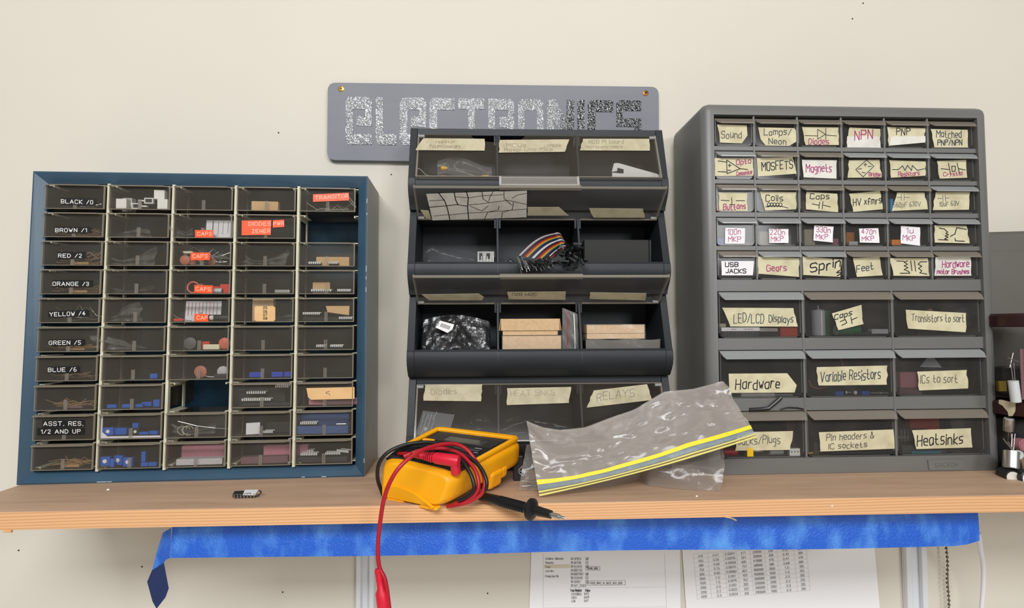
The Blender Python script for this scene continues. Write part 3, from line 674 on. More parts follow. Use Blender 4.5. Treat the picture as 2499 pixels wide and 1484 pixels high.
card(618, 1036, (8, 3), .010, .016, .014, 'white_paper', 'curled white paper in the drawer below the row of chips', rz=.3)

def chip(px, py, cell, d, w, label, n=10, rz=0.0, dz=0.0, group='chips in the blue cabinet', h=.003, pins_up=True, metal=False, dp=.0065):
    t = thing('integrated_circuit', label, 'chip', bpos(px, py, cell, d, dz), B.ya + rz, group)
    m = MB(); m.box(-w / 2, w / 2, -dp / 2, dp / 2, .001, .001 + h, 'chip_black'); m.build('chip_body', t, bevel=.0003)
    m = MB()
    for k in range(n):
        x = -w / 2 + w * (k + .5) / n; z = .001 + h * .5
        for sy in (-1, 1):
            m.box(x - w / n * .32, x + w / n * .32, sy * (dp / 2 + .0005) - .0004, sy * (dp / 2 + .0005) + .0004, z - .0004, z + .0026, 'pin_glint')
    tag(m.build('pins', t), 'silver pins', kind='stuff')
    return t
L = ' in the drawer right of the lower empty slot'
chip(628, 978, (7, 3), .008, .036, 'long black chip' + L + ', lowest one', 14, dz=.0045)
chip(628, 958, (7, 3), .016, .024, 'black chip' + L + ', middle one', 9, dz=.0125)
chip(690, 950, (7, 3), .010, .017, 'black chip with bright pins' + L + ', highest one', 7, dz=.0205)
block(655, 978, (7, 3), .014, .058, .0040, .018, 'black_card', 'black conductive foam under the lowest long chip', 'foam', 'foam_sheet')
block(640, 962, (7, 3), .024, .060, .0200, .006, 'black_card', 'black foam behind the long chips', 'foam', 'foam_sheet')
chip(657, 1045, (8, 3), .008, .012, 'small chip in the drawer with the curled white paper', 5)
block(688, 1040, (8, 3), .022, .036, .013, .008, 'chip_black', 'black part behind the small chip', 'electronic part', 'relay_block')
L = ' in the bottom right drawer of the blue cabinet'
chip(748, 1095, (9, 4), .022, .020, 'silver topped chip' + L + ', back left', 10, dz=.008)
chip(756, 1104, (9, 4), .010, .021, 'silver topped chip' + L + ', front left', 10, dz=.0065)
chip(814, 1104, (9, 4), .012, .019, 'silver topped chip' + L + ', right of centre', 9, dz=.0065)
chip(841, 1097, (9, 4), .012, .019, 'tilted silver topped chip' + L + ', far right', 9, rz=-.5, dz=.009)
block(790, 1110, (9, 4), .020, .064, .0062, .026, 'black_card', 'dark foam sheet under the silver topped chips', 'foam', 'foam_sheet')
L = ' in the drawer with blue foam'
block(790, 1046, (8, 4), .028, .066, .022, .010, 'foam_blue', 'blue foam block' + L.replace(' with blue foam', ' above the bottom right one'), 'foam', 'foam_block')
block(790, 1056, (8, 4), .012, .064, .0095, .018, 'foam_blue', 'low blue foam slab in front of the blue foam block', 'foam', 'foam_block')
chip(755, 1034, (8, 4), .009, .021, 'row of pins of a chip pressed into blue foam', 9, dz=.0097)
block(834, 1030, (8, 4), .009, .013, .0022, .006, 'tin', 'bright metal part lying on the blue foam', 'electronic part', 'metal_bar', dz=.0097)
chip(786, 705, (3, 4), .010, .026, 'chip with tan body in the fourth drawer down of the last column, left', 9)
chip(841, 704, (3, 4), .008, .017, 'chip with bright upright pins in the fourth drawer down of the last column, right', 8)
block(786, 690, (3, 4), .024, .022, .015, .004, 'tan_card', 'tan slip standing behind two chips in the fourth drawer down', 'paper', 'card_scrap')
block(814, 628, (2, 4), .016, .042, .0120, .006, 'tan_card', 'long tan strip in the drawer below the upper empty slot', 'paper', 'card_strip')
chip(770, 640, (2, 4), .010, .016, 'small chip left of the long tan strip', 6)
chip(815, 640, (2, 4), .008, .012, 'small chip in front of the long tan strip', 5)
m = MB(); m.hexa([(-.0135, -.0004, .004), (.0135, -.0004, 0), (.0135, .0004, 0), (-.0135, .0004, .004), (-.016, .001, .012), (.0138, .001, .012), (.0138, .0018, .012), (-.016, .0018, .012)], 'tan_card')
comp('card_scrap', m, 'plain tan card in the drawer right of the tan number label', 'paper', bpos(826, 756, (4, 4), .008, .007), B.ya)
chip(762, 767, (4, 4), .010, .022, 'chip with a row of bright pins left of the plain tan card', 9, dz=.006)
chip(845, 775, (4, 4), .008, .017, 'chip under the plain tan card', 8)
block(800, 770, (4, 4), .016, .060, .0050, .012, 'black_card', 'dark foam beneath the plain tan card', 'foam', 'foam_sheet')
chip(823, 841, (5, 4), .008, .016, 'chip with bright pin tops two drawers below the tan strip column, right', 7)
chip(785, 842, (5, 4), .010, .012, 'small chip with pin tops in the sixth drawer down of the last column', 5)
block(776, 968, (7, 4), .014, .020, .017, .010, 'foam_pink', 'pink foam beside the tan paper label', 'foam', 'foam_block')
block(835, 975, (7, 4), .012, .040, .0085, .012, 'foam_mauve', 'dark red foam below the tan paper label', 'foam', 'foam_block')
wires((0, 4), 'looped pale wires in the TRANSITOR drawer', 'cream_plastic', 6, 1, seed=31, zmax=.012)
m = MB(); m.tube([(-.012, 0, .019), (-.004, 0, .0225), (.003, 0, .0222), (.012, 0, .010), (.0145, 0, .0055), (.013, .001, .0055), (.004, .001, .016), (.001, .001, .021)], .0004, 'cream_plastic', 5)
comp('wire_loop', m, 'bent wire loop right of the TRANSITOR label', 'wire', bpos(842, 480, (0, 4), .006), B.ya)

# ================================================================== grey plastic cabinet
G = Frame(0.2521307, -0.1305575, 0.0122506, 0.000627)
GX0, GX1, GZ1, GD = 0.0050, 0.3885, 0.4735, 0.122
grey = thing('grey_drawer_cabinet', 'grey plastic cabinet with thirty small and nine large drawers at the right', 'drawer cabinet', G.o, G.ya)
GI = (0.0200, 0.3720, 0.0198, 0.4572)
def grey_body():
    bm = bmesh.new()
    v = [bm.verts.new(p) for p in ((GX0, 0, 0.0004), (GX1, 0, 0.0004), (GX1, GD, 0.0004), (GX0, GD, 0.0004), (GX0, 0, GZ1), (GX1, 0, GZ1), (GX1, GD, GZ1), (GX0, GD, GZ1))]
    w = [bm.verts.new(p) for p in ((GI[0], 0, GI[2]), (GI[1], 0, GI[2]), (GI[1], 0, GI[3]), (GI[0], 0, GI[3]))]
    x = [bm.verts.new((p.co.x, GD - .004, p.co.z)) for p in w]
    for q in ((3, 2, 1, 0), (4, 5, 6, 7), (1, 2, 6, 5), (2, 3, 7, 6), (3, 0, 4, 7)): bm.faces.new([v[k] for k in q])
    fo = [v[0], v[1], v[5], v[4]]
    for k in range(4):
        j = (k + 1) % 4
        bm.faces.new((fo[k], fo[j], w[j], w[k])); bm.faces.new((w[k], w[j], x[j], x[k]))
    bm.faces.new(x)
    bm.verts.ensure_lookup_table()
    S8 = set(v)
    ed = [e for e in bm.edges if e.verts[0] in S8 and e.verts[1] in S8]
    sharp_back = [e for e in ed if max(q.co.z for q in e.verts) > .01]
    bmesh.ops.bevel(bm, geom=sharp_back, offset=0.0115, segments=5, profile=0.5, affect='EDGES', clamp_overlap=True)
    bmesh.ops.recalc_face_normals(bm, faces=bm.faces)
    me = bpy.data.meshes.new('cabinet_body'); bm.to_mesh(me); bm.free(); me.materials.append(MAT['grey_plastic'])
    me.polygons.foreach_set('use_smooth', [True] * len(me.polygons)); me.set_sharp_from_angle(angle=R(32))
    o = bpy.data.objects.new('cabinet_body', me); COL.objects.link(o); o.parent = grey
grey_body()
GU = [0.0212, 0.0737, 0.1312, 0.1898, 0.2478, 0.3063, 0.3702]
GBU = [0.0212, 0.1322, 0.2502, 0.3702]
SR = [(0.4532, 0.4177), (0.4103, 0.3745), (0.3671, 0.3320), (0.3241, 0.2886), (0.2812, 0.2454)]
BR = [(0.2288, 0.1707), (0.1542, 0.0946), (0.0772, 0.0198)]
m = MB()
zs = SR + BR
for a, b in zip(zs, zs[1:]): m.box(GI[0] - .0004, GI[1] + .0004, 0.0036, 0.020, b[0] + 0.0012, a[1], 'grey_plastic'); m.box(GI[0] - .0004, GI[1] + .0004, 0.020, GD - .005, a[1] - .0016, a[1], 'grey_plastic')
m.build('shelf_rail', grey, bevel=0.0008)
m = MB()
for u in GU[1:-1]: m.box(u - .0012, u + .0012, .0030, GD - .005, SR[-1][1], GI[3], 'grey_plastic')
m.build('upright_divider', grey, bevel=0.0004)
m = MB()
for u in GBU[1:-1]: m.box(u - .0014, u + .0014, .0030, GD - .005, GI[2], BR[0][0] + .002, 'grey_plastic')
m.build('upright_divider', grey, bevel=0.0004)
# maker's plate
m = MB(G.xf)
pl = [G.uz(x, y, -0.0002) for x, y in ((2263, 1122), (2354, 1121), (2351, 1143), (2348, 1146), (2270, 1147), (2266, 1145))]
m.prism(pl, lambda p, t: (p[0], t, p[1]), -0.0012, 0.0010, 'grey_plastic')
for ln in px_text('SACKOn', 2282, 1140, 2338, 1139, 10, jit=.1): m.ribbon([(u, -.0013, z) for u, z in (G.uz(x, y, -.0013) for x, y in ln)], .0006, (0, -1, 0), 'grey_dark_plastic')
m.build('maker_plate', grey)

def grey_drawer(u0, u1, z1, z0, lip, big, name, label):
    m = MB(G.xf); r = 0.0045 if not big else 0.006; D0 = 0.0045; hl = 0.0062 if not big else 0.0085; pr = 0.0062 if not big else .0075
    face = [(u0, z1), (u0, z0 + r), (u0 + r * .3, z0 + r * .3), (u0 + r, z0), (u1 - r, z0), (u1 - r * .3, z0 + r * .3), (u1, z0 + r), (u1, z1)]
    m.prism(face, lambda p, t: (p[0], t, p[1]), D0, D0 + .0014, 'grey_drawer')
    e = .0010
    for a, b in ((u0, u0 + e), (u1 - e, u1)): m.box(a, b, D0 - .0004, D0 + .002, z0 + r, z1, 'grey_drawer_rim')
    m.box(u0 + r, u1 - r, D0 - .0004, D0 + .002, z0, z0 + e, 'grey_drawer_rim')
    lm = 'grey_lip' if lip == 'g' else 'brown_lip'
    for th in (0.0,):
        a = [(u0 - .0004, D0, z1 + .0004), (u1 + .0004, D0, z1 + .0004), (u1 + .0018, D0 - pr * .6, z1 - hl * .45), (u1 + .0012, D0 - pr, z1 - hl), (u0 + .005, D0 - pr, z1 - hl), (u0 + .0022, D0 - pr * .6, z1 - hl * .62)]
        A = [m.vert(p) for p in a]; Bv = [m.vert((p[0], p[1] + .0004, p[2] - .0012)) for p in a]; n = len(a)
        m.face(A, lm); m.face(Bv[::-1], lm)
        for k in range(n): m.face((A[k], A[(k + 1) % n], Bv[(k + 1) % n], Bv[k]), lm)
        m.box(u0 + .005, u1 + .0012, D0 - pr - .0004, D0 - pr + .0006, z1 - hl - .0014, z1 - hl, lm)
    for a in (u0 + .0006, u1 - .0016): m.box(a, a + .001, D0 + .0016, GD - .012, z0 + r * .4, z1 - .003, 'grey_drawer')
    m.box(u0 + r * .6, u1 - r * .6, D0 + .0016, GD - .012, z0 + .0004, z0 + .0012, 'grey_drawer')
    m.box(u0 + .0016, u1 - .0016, GD - .013, GD - .012, z0 + .0012, z1 - .006, 'grey_drawer')
    o = m.build(name, grey)
    if label: o['label'] = label
    return o
DL = 0.0043     # label plane, on the drawer faces
def zig(p): return [tuple(q) for q in p]
T, Pp, Wt = 'masking_tape', 'pale_tape', 'white_paper'
K, U_, P_, G_ = 'ink_black', 'ink_blue', 'ink_purple', 'ink_grey'
# (lip, tape, quad, texts[(text,x0,y0,x1,y1,h,ink,width)], strokes[(polylines,ink,width)])
GS = {
(0, 0): ('b', T, [(1750, 304), (1822, 306), (1824, 331), (1810, 350), (1757, 348), (1755, 325)], [('Sound', 1760, 337, 1809, 337, 17, U_, .0008)], []),
(0, 1): ('b', T, [(1850, 311), (1938, 313), (1947, 324), (1944, 345), (1926, 356), (1868, 355), (1856, 340)], [('Lamps/', 1864, 330, 1930, 330, 15, U_, .0009), ('Neon', 1876, 352, 1918, 352, 14, U_, .0009)], []),
(0, 2): ('b', T, [(1957, 310), (2046, 311), (2047, 354), (1966, 354)], [('Diodes', 1973, 353, 2022, 352, 14, P_, .0009)], [([[(1964, 331), (1995, 332)], [(1995, 316), (1995, 340), (2014, 328), (1995, 316)], [(2015, 313), (2015, 342)], [(2015, 330), (2041, 332)]], K, .0008)]),
(0, 3): ('b', T, [(2073, 311), (2148, 315), (2148, 334), (2069, 334)], [('NPN', 2085, 342, 2128, 340, 22, P_, .0011)], []),
(0, 4): ('b', T, [(2165, 310), (2258, 313), (2254, 342), (2169, 354)], [('PNP', 2187, 330, 2220, 330, 16, K, .0009)], []),
(0, 5): ('b', T, [(2271, 315), (2361, 317), (2362, 360), (2280, 360)], [('Matched', 2285, 336, 2345, 337, 17, U_, .0009), ('PNP/NPN', 2288, 355, 2347, 354, 13, U_, .0010)], []),
(1, 0): ('g', T, [(1743, 386), (1838, 386), (1838, 429), (1744, 430)], [('Opto', 1797, 402, 1832, 399, 12, P_, .0009), ('Comparator', 1797, 429, 1836, 424, 9, P_, .0007)], [([[(1752, 393), (1774, 396)], [(1752, 419), (1774, 420)], [(1773, 391), (1774, 424), (1806, 412), (1773, 391)], [(1806, 412), (1824, 414)], [(1777, 404), (1784, 404)], [(1780, 400), (1780, 408)], [(1776, 416), (1783, 416)]], K, .0010)]),
(1, 1): ('b', T, [(1847, 386), (1934, 383), (1944, 424), (1849, 431)], [('MOSFETS', 1859, 416, 1934, 412, 20, K, .0011)], []),
(1, 2): ('b', Pp, [(1957, 390), (2042, 391), (2041, 436), (1961, 433)], [('Magnets', 1967, 420, 2029, 420, 18, P_, .0010)], []),
(1, 3): ('g', T, [(2072, 391), (2146, 390), (2151, 433), (2068, 434)], [('Bridge', 2120, 430, 2148, 430, 9, P_, .0008)], [([[(2114, 391), (2132, 406), (2106, 432), (2088, 414), (2114, 391)], [(2108, 402), (2115, 402)], [(2111, 398), (2111, 406)], [(2118, 407), (2126, 406)], [(2094, 413), (2102, 412)], [(2103, 421), (2111, 422)]], U_, .0009)]),
(1, 4): ('g', T, [(2170, 391), (2258, 394), (2258, 429), (2174, 434)], [('Resistors', 2192, 431, 2243, 428, 11, P_, .0008)], [([[(2177, 414), (2192, 414), (2202, 405), (2208, 416), (2214, 404), (2224, 416), (2226, 404), (2238, 416), (2255, 412)]], U_, .0010)]),
(1, 5): ('g', T, [(2286, 393), (2358, 390), (2360, 434), (2293, 436)], [('Crystal', 2302, 430, 2347, 428, 9, P_, .0008)], [([[(2296, 412), (2315, 414)], [(2314, 399), (2319, 424)], [(2322, 406), (2331, 406), (2330, 418), (2323, 419), (2322, 406)], [(2335, 398), (2341, 424)], [(2339, 412), (2355, 415)]], K, .0010)]),
(2, 0): ('b', T, [(1753, 470), (1823, 470), (1824, 515), (1755, 514)], [('Buttons', 1765, 513, 1819, 509, 14, P_, .0010)], [([[(1759, 489), (1779, 490)], [(1796, 490), (1817, 490)], [(1785, 483), (1786, 499)], [(1780, 500), (1793, 500)]], K, .0009)]),
(2, 1): ('b', T, [(1855, 468), (1943, 469), (1942, 511), (1867, 514)], [('Coils', 1868, 491, 1910, 490, 15, K, .0010)], [([[(1868, 505), (1876, 505)] + [(1876 + 7 * k + 4.5 * math.cos(t), 500 - 5 * math.sin(t)) for k in range(5) for t in np.linspace(3.6, -2.6, 7)] + [(1912, 505), (1923, 508)]], K, .0009)]),
(2, 2): ('b', T, [(1968, 468), (2043, 473), (2045, 518), (1967, 511)], [('Caps', 1977, 486, 2023, 486, 13, K, .0010)], [([[(1982, 498), (1998, 501)], [(2000, 493), (1998, 509)], [(2008, 492), (2006, 510)], [(2009, 501), (2026, 505)]], K, .0010)]),
(2, 3): ('b', T, [(2072, 473), (2147, 466), (2154, 511), (2082, 517)], [('HV xfmrs', 2082, 502, 2150, 497, 16, K, .0010)], []),
(2, 4): ('b', T, [(2189, 470), (2256, 470), (2264, 511), (2176, 515)], [('560pF 630V', 2180, 506, 2246, 503, 11, G_, .0006)], [([[(2188, 482), (2198, 482)], [(2199, 475), (2199, 489)], [(2206, 475), (2206, 489)], [(2207, 482), (2219, 482)]], G_, .0006)]),
(2, 5): ('g', T, [(2283, 469), (2367, 469), (2364, 512), (2276, 513)], [('10uF 63V', 2292, 504, 2340, 502, 11, G_, .0007)], [([[(2288, 484), (2298, 485)], [(2300, 477), (2301, 492)], [(2306, 477), (2307, 492)], [(2307, 484), (2315, 483)]], G_, .0007)]),
(3, 0): ('g', Wt, [(1770, 556), (1818, 557), (1817, 595), (1769, 595)], [('100n', 1775, 573, 1807, 573, 13, P_, .0007), ('MKP', 1777, 591, 1808, 590, 12, P_, .0007)], []),
(3, 1): ('g', Wt, [(1876, 559), (1924, 559), (1924, 593), (1877, 593)], [('220n', 1879, 573, 1915, 573, 12, P_, .0007), ('MKP', 1881, 589, 1911, 588, 11, P_, .0007)], []),
(3, 2): ('g', Wt, [(1987, 550), (2034, 553), (2032, 592), (1985, 587)], [('330n', 1992, 566, 2026, 568, 13, P_, .0007), ('MKP', 1991, 584, 2020, 584, 11, P_, .0007)], []),
(3, 3): ('g', Wt, [(2096, 558), (2143, 557), (2146, 593), (2098, 592)], [('470n', 2102, 571, 2137, 571, 11, P_, .0007), ('MKP', 2103, 588, 2132, 587, 11, P_, .0007)], []),
(3, 4): ('g', Wt, [(2198, 551), (2245, 555), (2245, 600), (2198, 594)], [('1u', 2211, 569, 2228, 568, 13, P_, .0007), ('MKP', 2203, 587, 2233, 587, 12, P_, .0007)], []),
(3, 5): ('g', T, [(2280, 550), (2358, 551), (2366, 594), (2281, 592)], [], [([[(2292, 557), (2304, 559), (2312, 567)], [(2312, 566), (2308, 570), (2314, 573), (2306, 576), (2313, 579), (2305, 583), (2312, 586)], [(2290, 585), (2313, 586)], [(2319, 577), (2330, 571), (2334, 556), (2358, 560)], [(2330, 582), (2331, 588), (2353, 589)]], K, .0012)]),
(4, 0): ('b', Wt, [(1760, 637), (1840, 637), (1837, 672), (1761, 672)], [('USB', 1770, 650, 1801, 650, 10, K, .0011), ('JACKS', 1771, 666, 1820, 667, 10, K, .0011)], []),
(4, 1): ('g', T, [(1850, 626), (1950, 630), (1950, 676), (1850, 668)], [('Gears', 1871, 661, 1919, 662, 15, P_, .0010)], []),
(4, 2): ('g', T, [(1959, 626), (2054, 633), (2050, 676), (1960, 671)], [('Sprin', 1977, 667, 2050, 650, 22, K, .0016), ('s', 2042, 674, 2052, 670, 16, K, .0014)], []),
(4, 3): ('b', T, [(2081, 630), (2146, 627), (2154, 672), (2091, 676)], [('Feet', 2090, 664, 2131, 658, 17, U_, .0010)], []),
(4, 4): ('b', T, [(2172, 630), (2264, 630), (2268, 674), (2180, 673)], [], [([[(2188, 637), (2206, 638)], [(2214, 637), (2206, 640), (2214, 645), (2206, 649), (2215, 653), (2206, 658), (2216, 662), (2220, 667)], [(2196, 667), (2218, 667)], [(2222, 637), (2225, 661)], [(2231, 637), (2234, 662)], [(2262, 639), (2246, 639), (2240, 645), (2249, 650), (2241, 655), (2249, 661), (2244, 666), (2261, 669)]], K, .0011)]),
(4, 5): ('b', Pp, [(2283, 627), (2368, 627), (2370, 673), (2280, 673)], [('Hardware', 2299, 653, 2364, 651, 16, P_, .0010), ('motor Brushes', 2286, 669, 2364, 668, 11, P_, .0009)], []),
}
names = {(1, 0): 'op-amp symbol', (3, 5): 'relay symbol', (4, 4): 'transformer symbol'}
GC = {}
for (r, c), (lip, tp, quad, texts, strokes) in GS.items():
    z1, z0 = SR[r]; u0, u1 = GU[c] + .0018, GU[c + 1] - .0020
    GC['s', r, c] = (u0, u1, z0 + .0014, z1)
    tx = ' '.join(t[0] for t in texts) or names.get((r, c), '')
    d = grey_drawer(u0, u1, z1, z0 + .0004, lip, False, 'drawer', 'small drawer labelled ' + tx)
    poly = quad if len(quad) != 4 else jag(quad, 4, 1.6) if tp != Wt else jag(quad, 3, .6)
    extra = []
    if (r, c) == (0, 3): extra = [(jag([(2067, 333), (2147, 333), (2149, 362), (2067, 363)], 4, 1.2), Pp)]
    if (r, c) == (0, 4): extra = [(jag([(2176, 333), (2258, 333), (2257, 348), (2168, 356)], 3, 1.0), Pp)]
    inks = [(px_text(t[0], t[1], t[2], t[3], t[4], t[5], jit=.28, slant=random.uniform(-.02, .08)), t[7], t[6]) for t in texts] + [(s_[0], s_[2], s_[1]) for s_ in strokes]
    sticker(G, d, DL, poly, tp, inks, name='label_tape', label={'masking_tape': 'handwritten masking tape label', 'pale_tape': 'handwritten pale tape label', 'white_paper': 'handwritten white paper label'}[tp], extra=extra)
GBIG = {
(0, 0): ('g', [(1762, 751), (1936, 752), (1947, 797), (1782, 797)], [('LED/LCD', 1790, 788, 1864, 787, 22, U_, .0009), ('Displays', 1876, 785, 1935, 788, 17, U_, .0009)]),
(0, 1): ('b', [(2030, 765), (2102, 744), (2107, 791), (2046, 806)], [('Caps', 2036, 781, 2078, 768, 12, K, .0011)]),
(0, 2): ('b', [(2210, 756), (2357, 764), (2356, 811), (2216, 802)], [('Transistors to sort', 2224, 784, 2352, 786, 17, G_, .0009)]),
(1, 0): ('g', [(1778, 912), (1921, 911), (1944, 940), (1939, 958), (1780, 959)], [('Hardware', 1795, 950, 1902, 948, 24, K, .0013)]),
(1, 1): ('g', [(1993, 896), (2165, 892), (2164, 939), (1998, 941)], [('Variable Resistors', 2002, 930, 2148, 925, 24, U_, .0010)]),
(1, 2): ('g', [(2238, 907), (2359, 903), (2362, 948), (2243, 953)], [('ICs to sort', 2246, 936, 2336, 933, 19, G_, .0009)]),
(2, 0): ('b', [(1800, 1055), (1935, 1052), (1928, 1098), (1794, 1100)], [('Jacks/Plugs', 1800, 1085, 1903, 1082, 19, G_, .0009)]),
(2, 1): ('b', [(1998, 1055), (2180, 1048), (2183, 1095), (2002, 1102)], [('Pin headers &', 2017, 1075, 2132, 1069, 15, G_, .0009), ('IC sockets', 2022, 1096, 2115, 1090, 13, G_, .0009)]),
(2, 2): ('b', [(2225, 1050), (2369, 1045), (2373, 1092), (2236, 1096)], [('Heatsinks', 2238, 1087, 2349, 1083, 26, K, .0013)]),
}
for (r, c), (lip, quad, texts) in GBIG.items():
    z1, z0 = BR[r]; u0, u1 = GBU[c] + .0022, GBU[c + 1] - .0026
    GC['b', r, c] = (u0, u1, z0 + .0014, z1)
    d = grey_drawer(u0, u1, z1, z0 + .0004, lip, True, 'drawer', 'large drawer labelled ' + ' '.join(t[0] for t in texts))
    inks = [(px_text(t[0], t[1], t[2], t[3], t[4], t[5], jit=.28, slant=.05), t[7], t[6]) for t in texts]
    if (r, c) == (0, 1): inks.append(([[(2050, 785), (2062, 780)], [(2054, 794), (2066, 788), (2062, 779)], [(2076, 774), (2079, 790)], [(2078, 781), (2091, 775)]], .0011, K))
    poly = jag(quad, 4, 2.0) if len(quad) == 4 else quad
    sticker(G, d, DL, poly, T, inks, name='label_tape', label='handwritten masking tape label')

# ---- what lies in the grey drawers
def gpos(key, px, py, d, dz=0.0):
    u, _ = G.uz(px, py, d); u0, u1, z0, z1 = GC[key]
    return G.w(min(max(u, u0 + .003), u1 - .003), d, z0 + .0002 + dz)
def gblock(key, px, py, d, w, h, dp, mat, label, cat='electronic part', name='component_block', dz=0.0, rz=0.0, group=None, bevel=.0006, deco=None):
    m = MB(); m.box(-w / 2, w / 2, -dp / 2, dp / 2, 0, h, mat)
    if deco: deco(m)
    return comp(name, m, label, cat, gpos(key, px, py, d, dz), G.ya + rz, group, bevel=bevel)
def grod(key, px, py, d, r, length, mat, label, name='cylinder_capacitor', cat='electronic part', axis='x', dz=0.0, rz=0.0, endmat=None, group=None, n=16):
    m = MB()
    if axis == 'x':
        m.lathe((-length / 2, 0, r), [(r * .85, 0), (r, length * .04), (r, length * .96), (r * .85, length)], mat, n, 'x')
        if endmat: m.lathe((-length / 2 - .0004, 0, r), [(r * .8, 0), (r * .8, .0004)], endmat, n, 'x')
    else:
        m.lathe((0, 0, 0), [(r * .85, 0), (r, length * .04), (r, length * .96), (r * .85, length)], mat, n, 'z')
        if endmat: m.lathe((0, 0, length), [(r * .8, 0), (r * .8, .0006), (r * .15, .0008), (r * .12, .006)], endmat, n, 'z')
    return comp(name, m, label, cat, gpos(key, px, py, d, dz), G.ya + rz, group, smooth=40)
k = ('s', 3, 0)
gblock(k, 1758, 590, .010, .0098, .0082, .006, 'pot_blue', 'blue block capacitor left of the 100n label', name='film_capacitor')
gblock(k, 1822, 594, .012, .007, .0032, .005, 'foam_pink', 'pinkish part right of the 100n label')
k = ('s', 3, 1); gblock(k, 1863, 580, .010, .0125, .0175, .006, 'beige_part', 'beige block capacitor left of the 220n label', name='film_capacitor'); gblock(k, 1931, 566, .022, .012, .022, .004, 'silver_sleeve', 'pale slip right of the 220n label', 'paper', 'paper_slip')
k = ('s', 3, 2); gblock(k, 1973, 578, .010, .014, .0205, .006, 'beige_part', 'beige block capacitor left of the 330n label', name='film_capacitor'); gblock(k, 2036, 590, .010, .008, .0085, .006, 'foam_pink', 'small pink capacitor right of the 330n label', name='film_capacitor')
k = ('s', 3, 3); gblock(k, 2072, 575, .016, .011, .018, .006, 'orange_part', 'orange block capacitor left of the 470n label', name='film_capacitor'); gblock(k, 2081, 592, .008, .012, .0048, .004, 'white_plastic', 'white flat part in front of the orange capacitor')
k = ('s', 3, 4); gblock(k, 2184, 590, .009, .0135, .0072, .007, 'orange_part', 'flat orange capacitor left of the 1u label', name='film_capacitor')
k = ('s', 2, 4); gblock(k, 2173, 505, .008, .0040, .017, .006, 'cyan_part', 'bright blue part at the left edge of the 560pF drawer')
k = ('s', 2, 0); gblock(k, 1748, 512, .010, .005, .010, .006, 'red_part', 'red button at the left of the Buttons drawer', name='push_button')
k = ('s', 2, 2); gblock(k, 1962, 508, .010, .006, .014, .006, 'foam_mauve', 'dark red part at the left of the Caps drawer with a plain symbol')
k = ('b', 0, 0)
def ddec(m):
    for q in (-.0048, .0048):
        for a, b, c_, e_ in ((-.0034, .0034, .0022, .003), (-.0034, .0034, .0086, .0094), (-.0034, -.0026, .003, .0086), (.0026, .0034, .003, .0086)): m.box(q + a, q + b, -.0041, -.0038, c_, e_, 'orange_part')
gblock(k, 1922, 812, .011, .0225, .0125, .007, 'red_part', 'red seven segment display at the right of the LED drawer', 'display', 'segment_display', deco=ddec)
gblock(k, 1870, 803, .012, .026, .0046, .010, 'pale_tape', 'white topped display strip in the middle of the LED drawer', 'display', 'display_strip', dz=.0064, rz=.06)
gblock(k, 1872, 814, .012, .025, .006, .010, 'chip_black', 'black pin base under the middle display strip', 'display', 'connector_strip')
def dd2(m):
    for q in range(22): m.box(-.023 + q * .0021, -.0224 + q * .0021, -.0064, -.0058, .0002, .0066, 'tin')
gblock(k, 1803, 815, .011, .050, .0068, .011, 'chip_black', 'long black pin base at the left of the LED drawer', 'display', 'connector_strip', deco=dd2)
def dd3(m):
    for q in (-.012, .004, .010): m.ribbon([(q, -.00555, .0026), (q + .006, -.00555, .0026)], .0006, (0, -1, 0), 'ink_pale')
gblock(k, 1803, 804, .011, .050, .0050, .011, 'white_paper', 'long white printed display on the left pin base', 'display', 'display_strip', dz=.0071, deco=dd3)
gblock(k, 1760, 796, .011, .0095, .0045, .008, 'cream_part', 'cream piece on top of the white printed display', dz=.0124)
k = ('b', 0, 1)
grod(k, 1997, 790, .014, .0082, .034, 'silver_sleeve', 'tall silver and green capacitor left of the tilted Caps label', axis='z', endmat='tin')
m = MB(); m.lathe((0, 0, 0), [(.0083, 0), (.0083, .0335)], 'green_part', 22, 'z', close=False)
for f_ in range(0): pass
comp('cylinder_capacitor', m, 'green capacitor right behind the tall silver one', 'electronic part', gpos(k, 2010, 790, .030), G.ya, smooth=40)
grod(k, 2068, 810, .014, .0078, .030, 'green_part', 'green capacitor lying below the tilted Caps label', endmat='silver_sleeve')
gblock(k, 2143, 806, .010, .022, .0062, .008, 'silver_sleeve', 'grey capacitor lying at the right of the tilted Caps label', name='cylinder_capacitor', dz=.0028)
grod(k, 2112, 818, .009, .0028, .030, 'chip_black', 'thin black capacitor with -25- print in front of the green one')
k = ('b', 0, 2)
film = MB(); film.grid(lambda a, b: ((a - .5) * .045, .003 * math.sin(6 * a + 2 * b), .012 + .028 * b * (.5 + .5 * a)), 14, 8, 'bag_clear'); comp('plastic_bag', film, 'shiny clear bag above the Transistors label', 'bag', gpos(k, 2330, 760, .02), G.ya, smooth=60)
grod(k, 2268, 760, .012, .0024, .006, 'brown_ceramic', 'copper coloured part above the Transistors label', name='transistor', dz=.0305)
gblock(k, 2268, 790, .024, .050, .0300, .020, 'chip_black', 'dark heap of transistors behind their label', name='transistor_pack')
k = ('b', 1, 0); gblock(k, 1845, 965, .012, .044, .0062, .012, 'foam_white', 'grey white strip low in the Hardware drawer', 'hardware', 'plastic_strip'); gblock(k, 1910, 965, .010, .026, .0032, .004, 'tin', 'metal pin low in the Hardware drawer', 'hardware', 'metal_pin')
k = ('b', 1, 1)
for px, lb in ((2046, 'left'), (2110, 'right')): gblock(k, px, 962, .009, .0105, .0056, .006, 'pot_blue', 'blue trimmer low in the Variable Resistors drawer, ' + lb, name='trimmer_potentiometer')
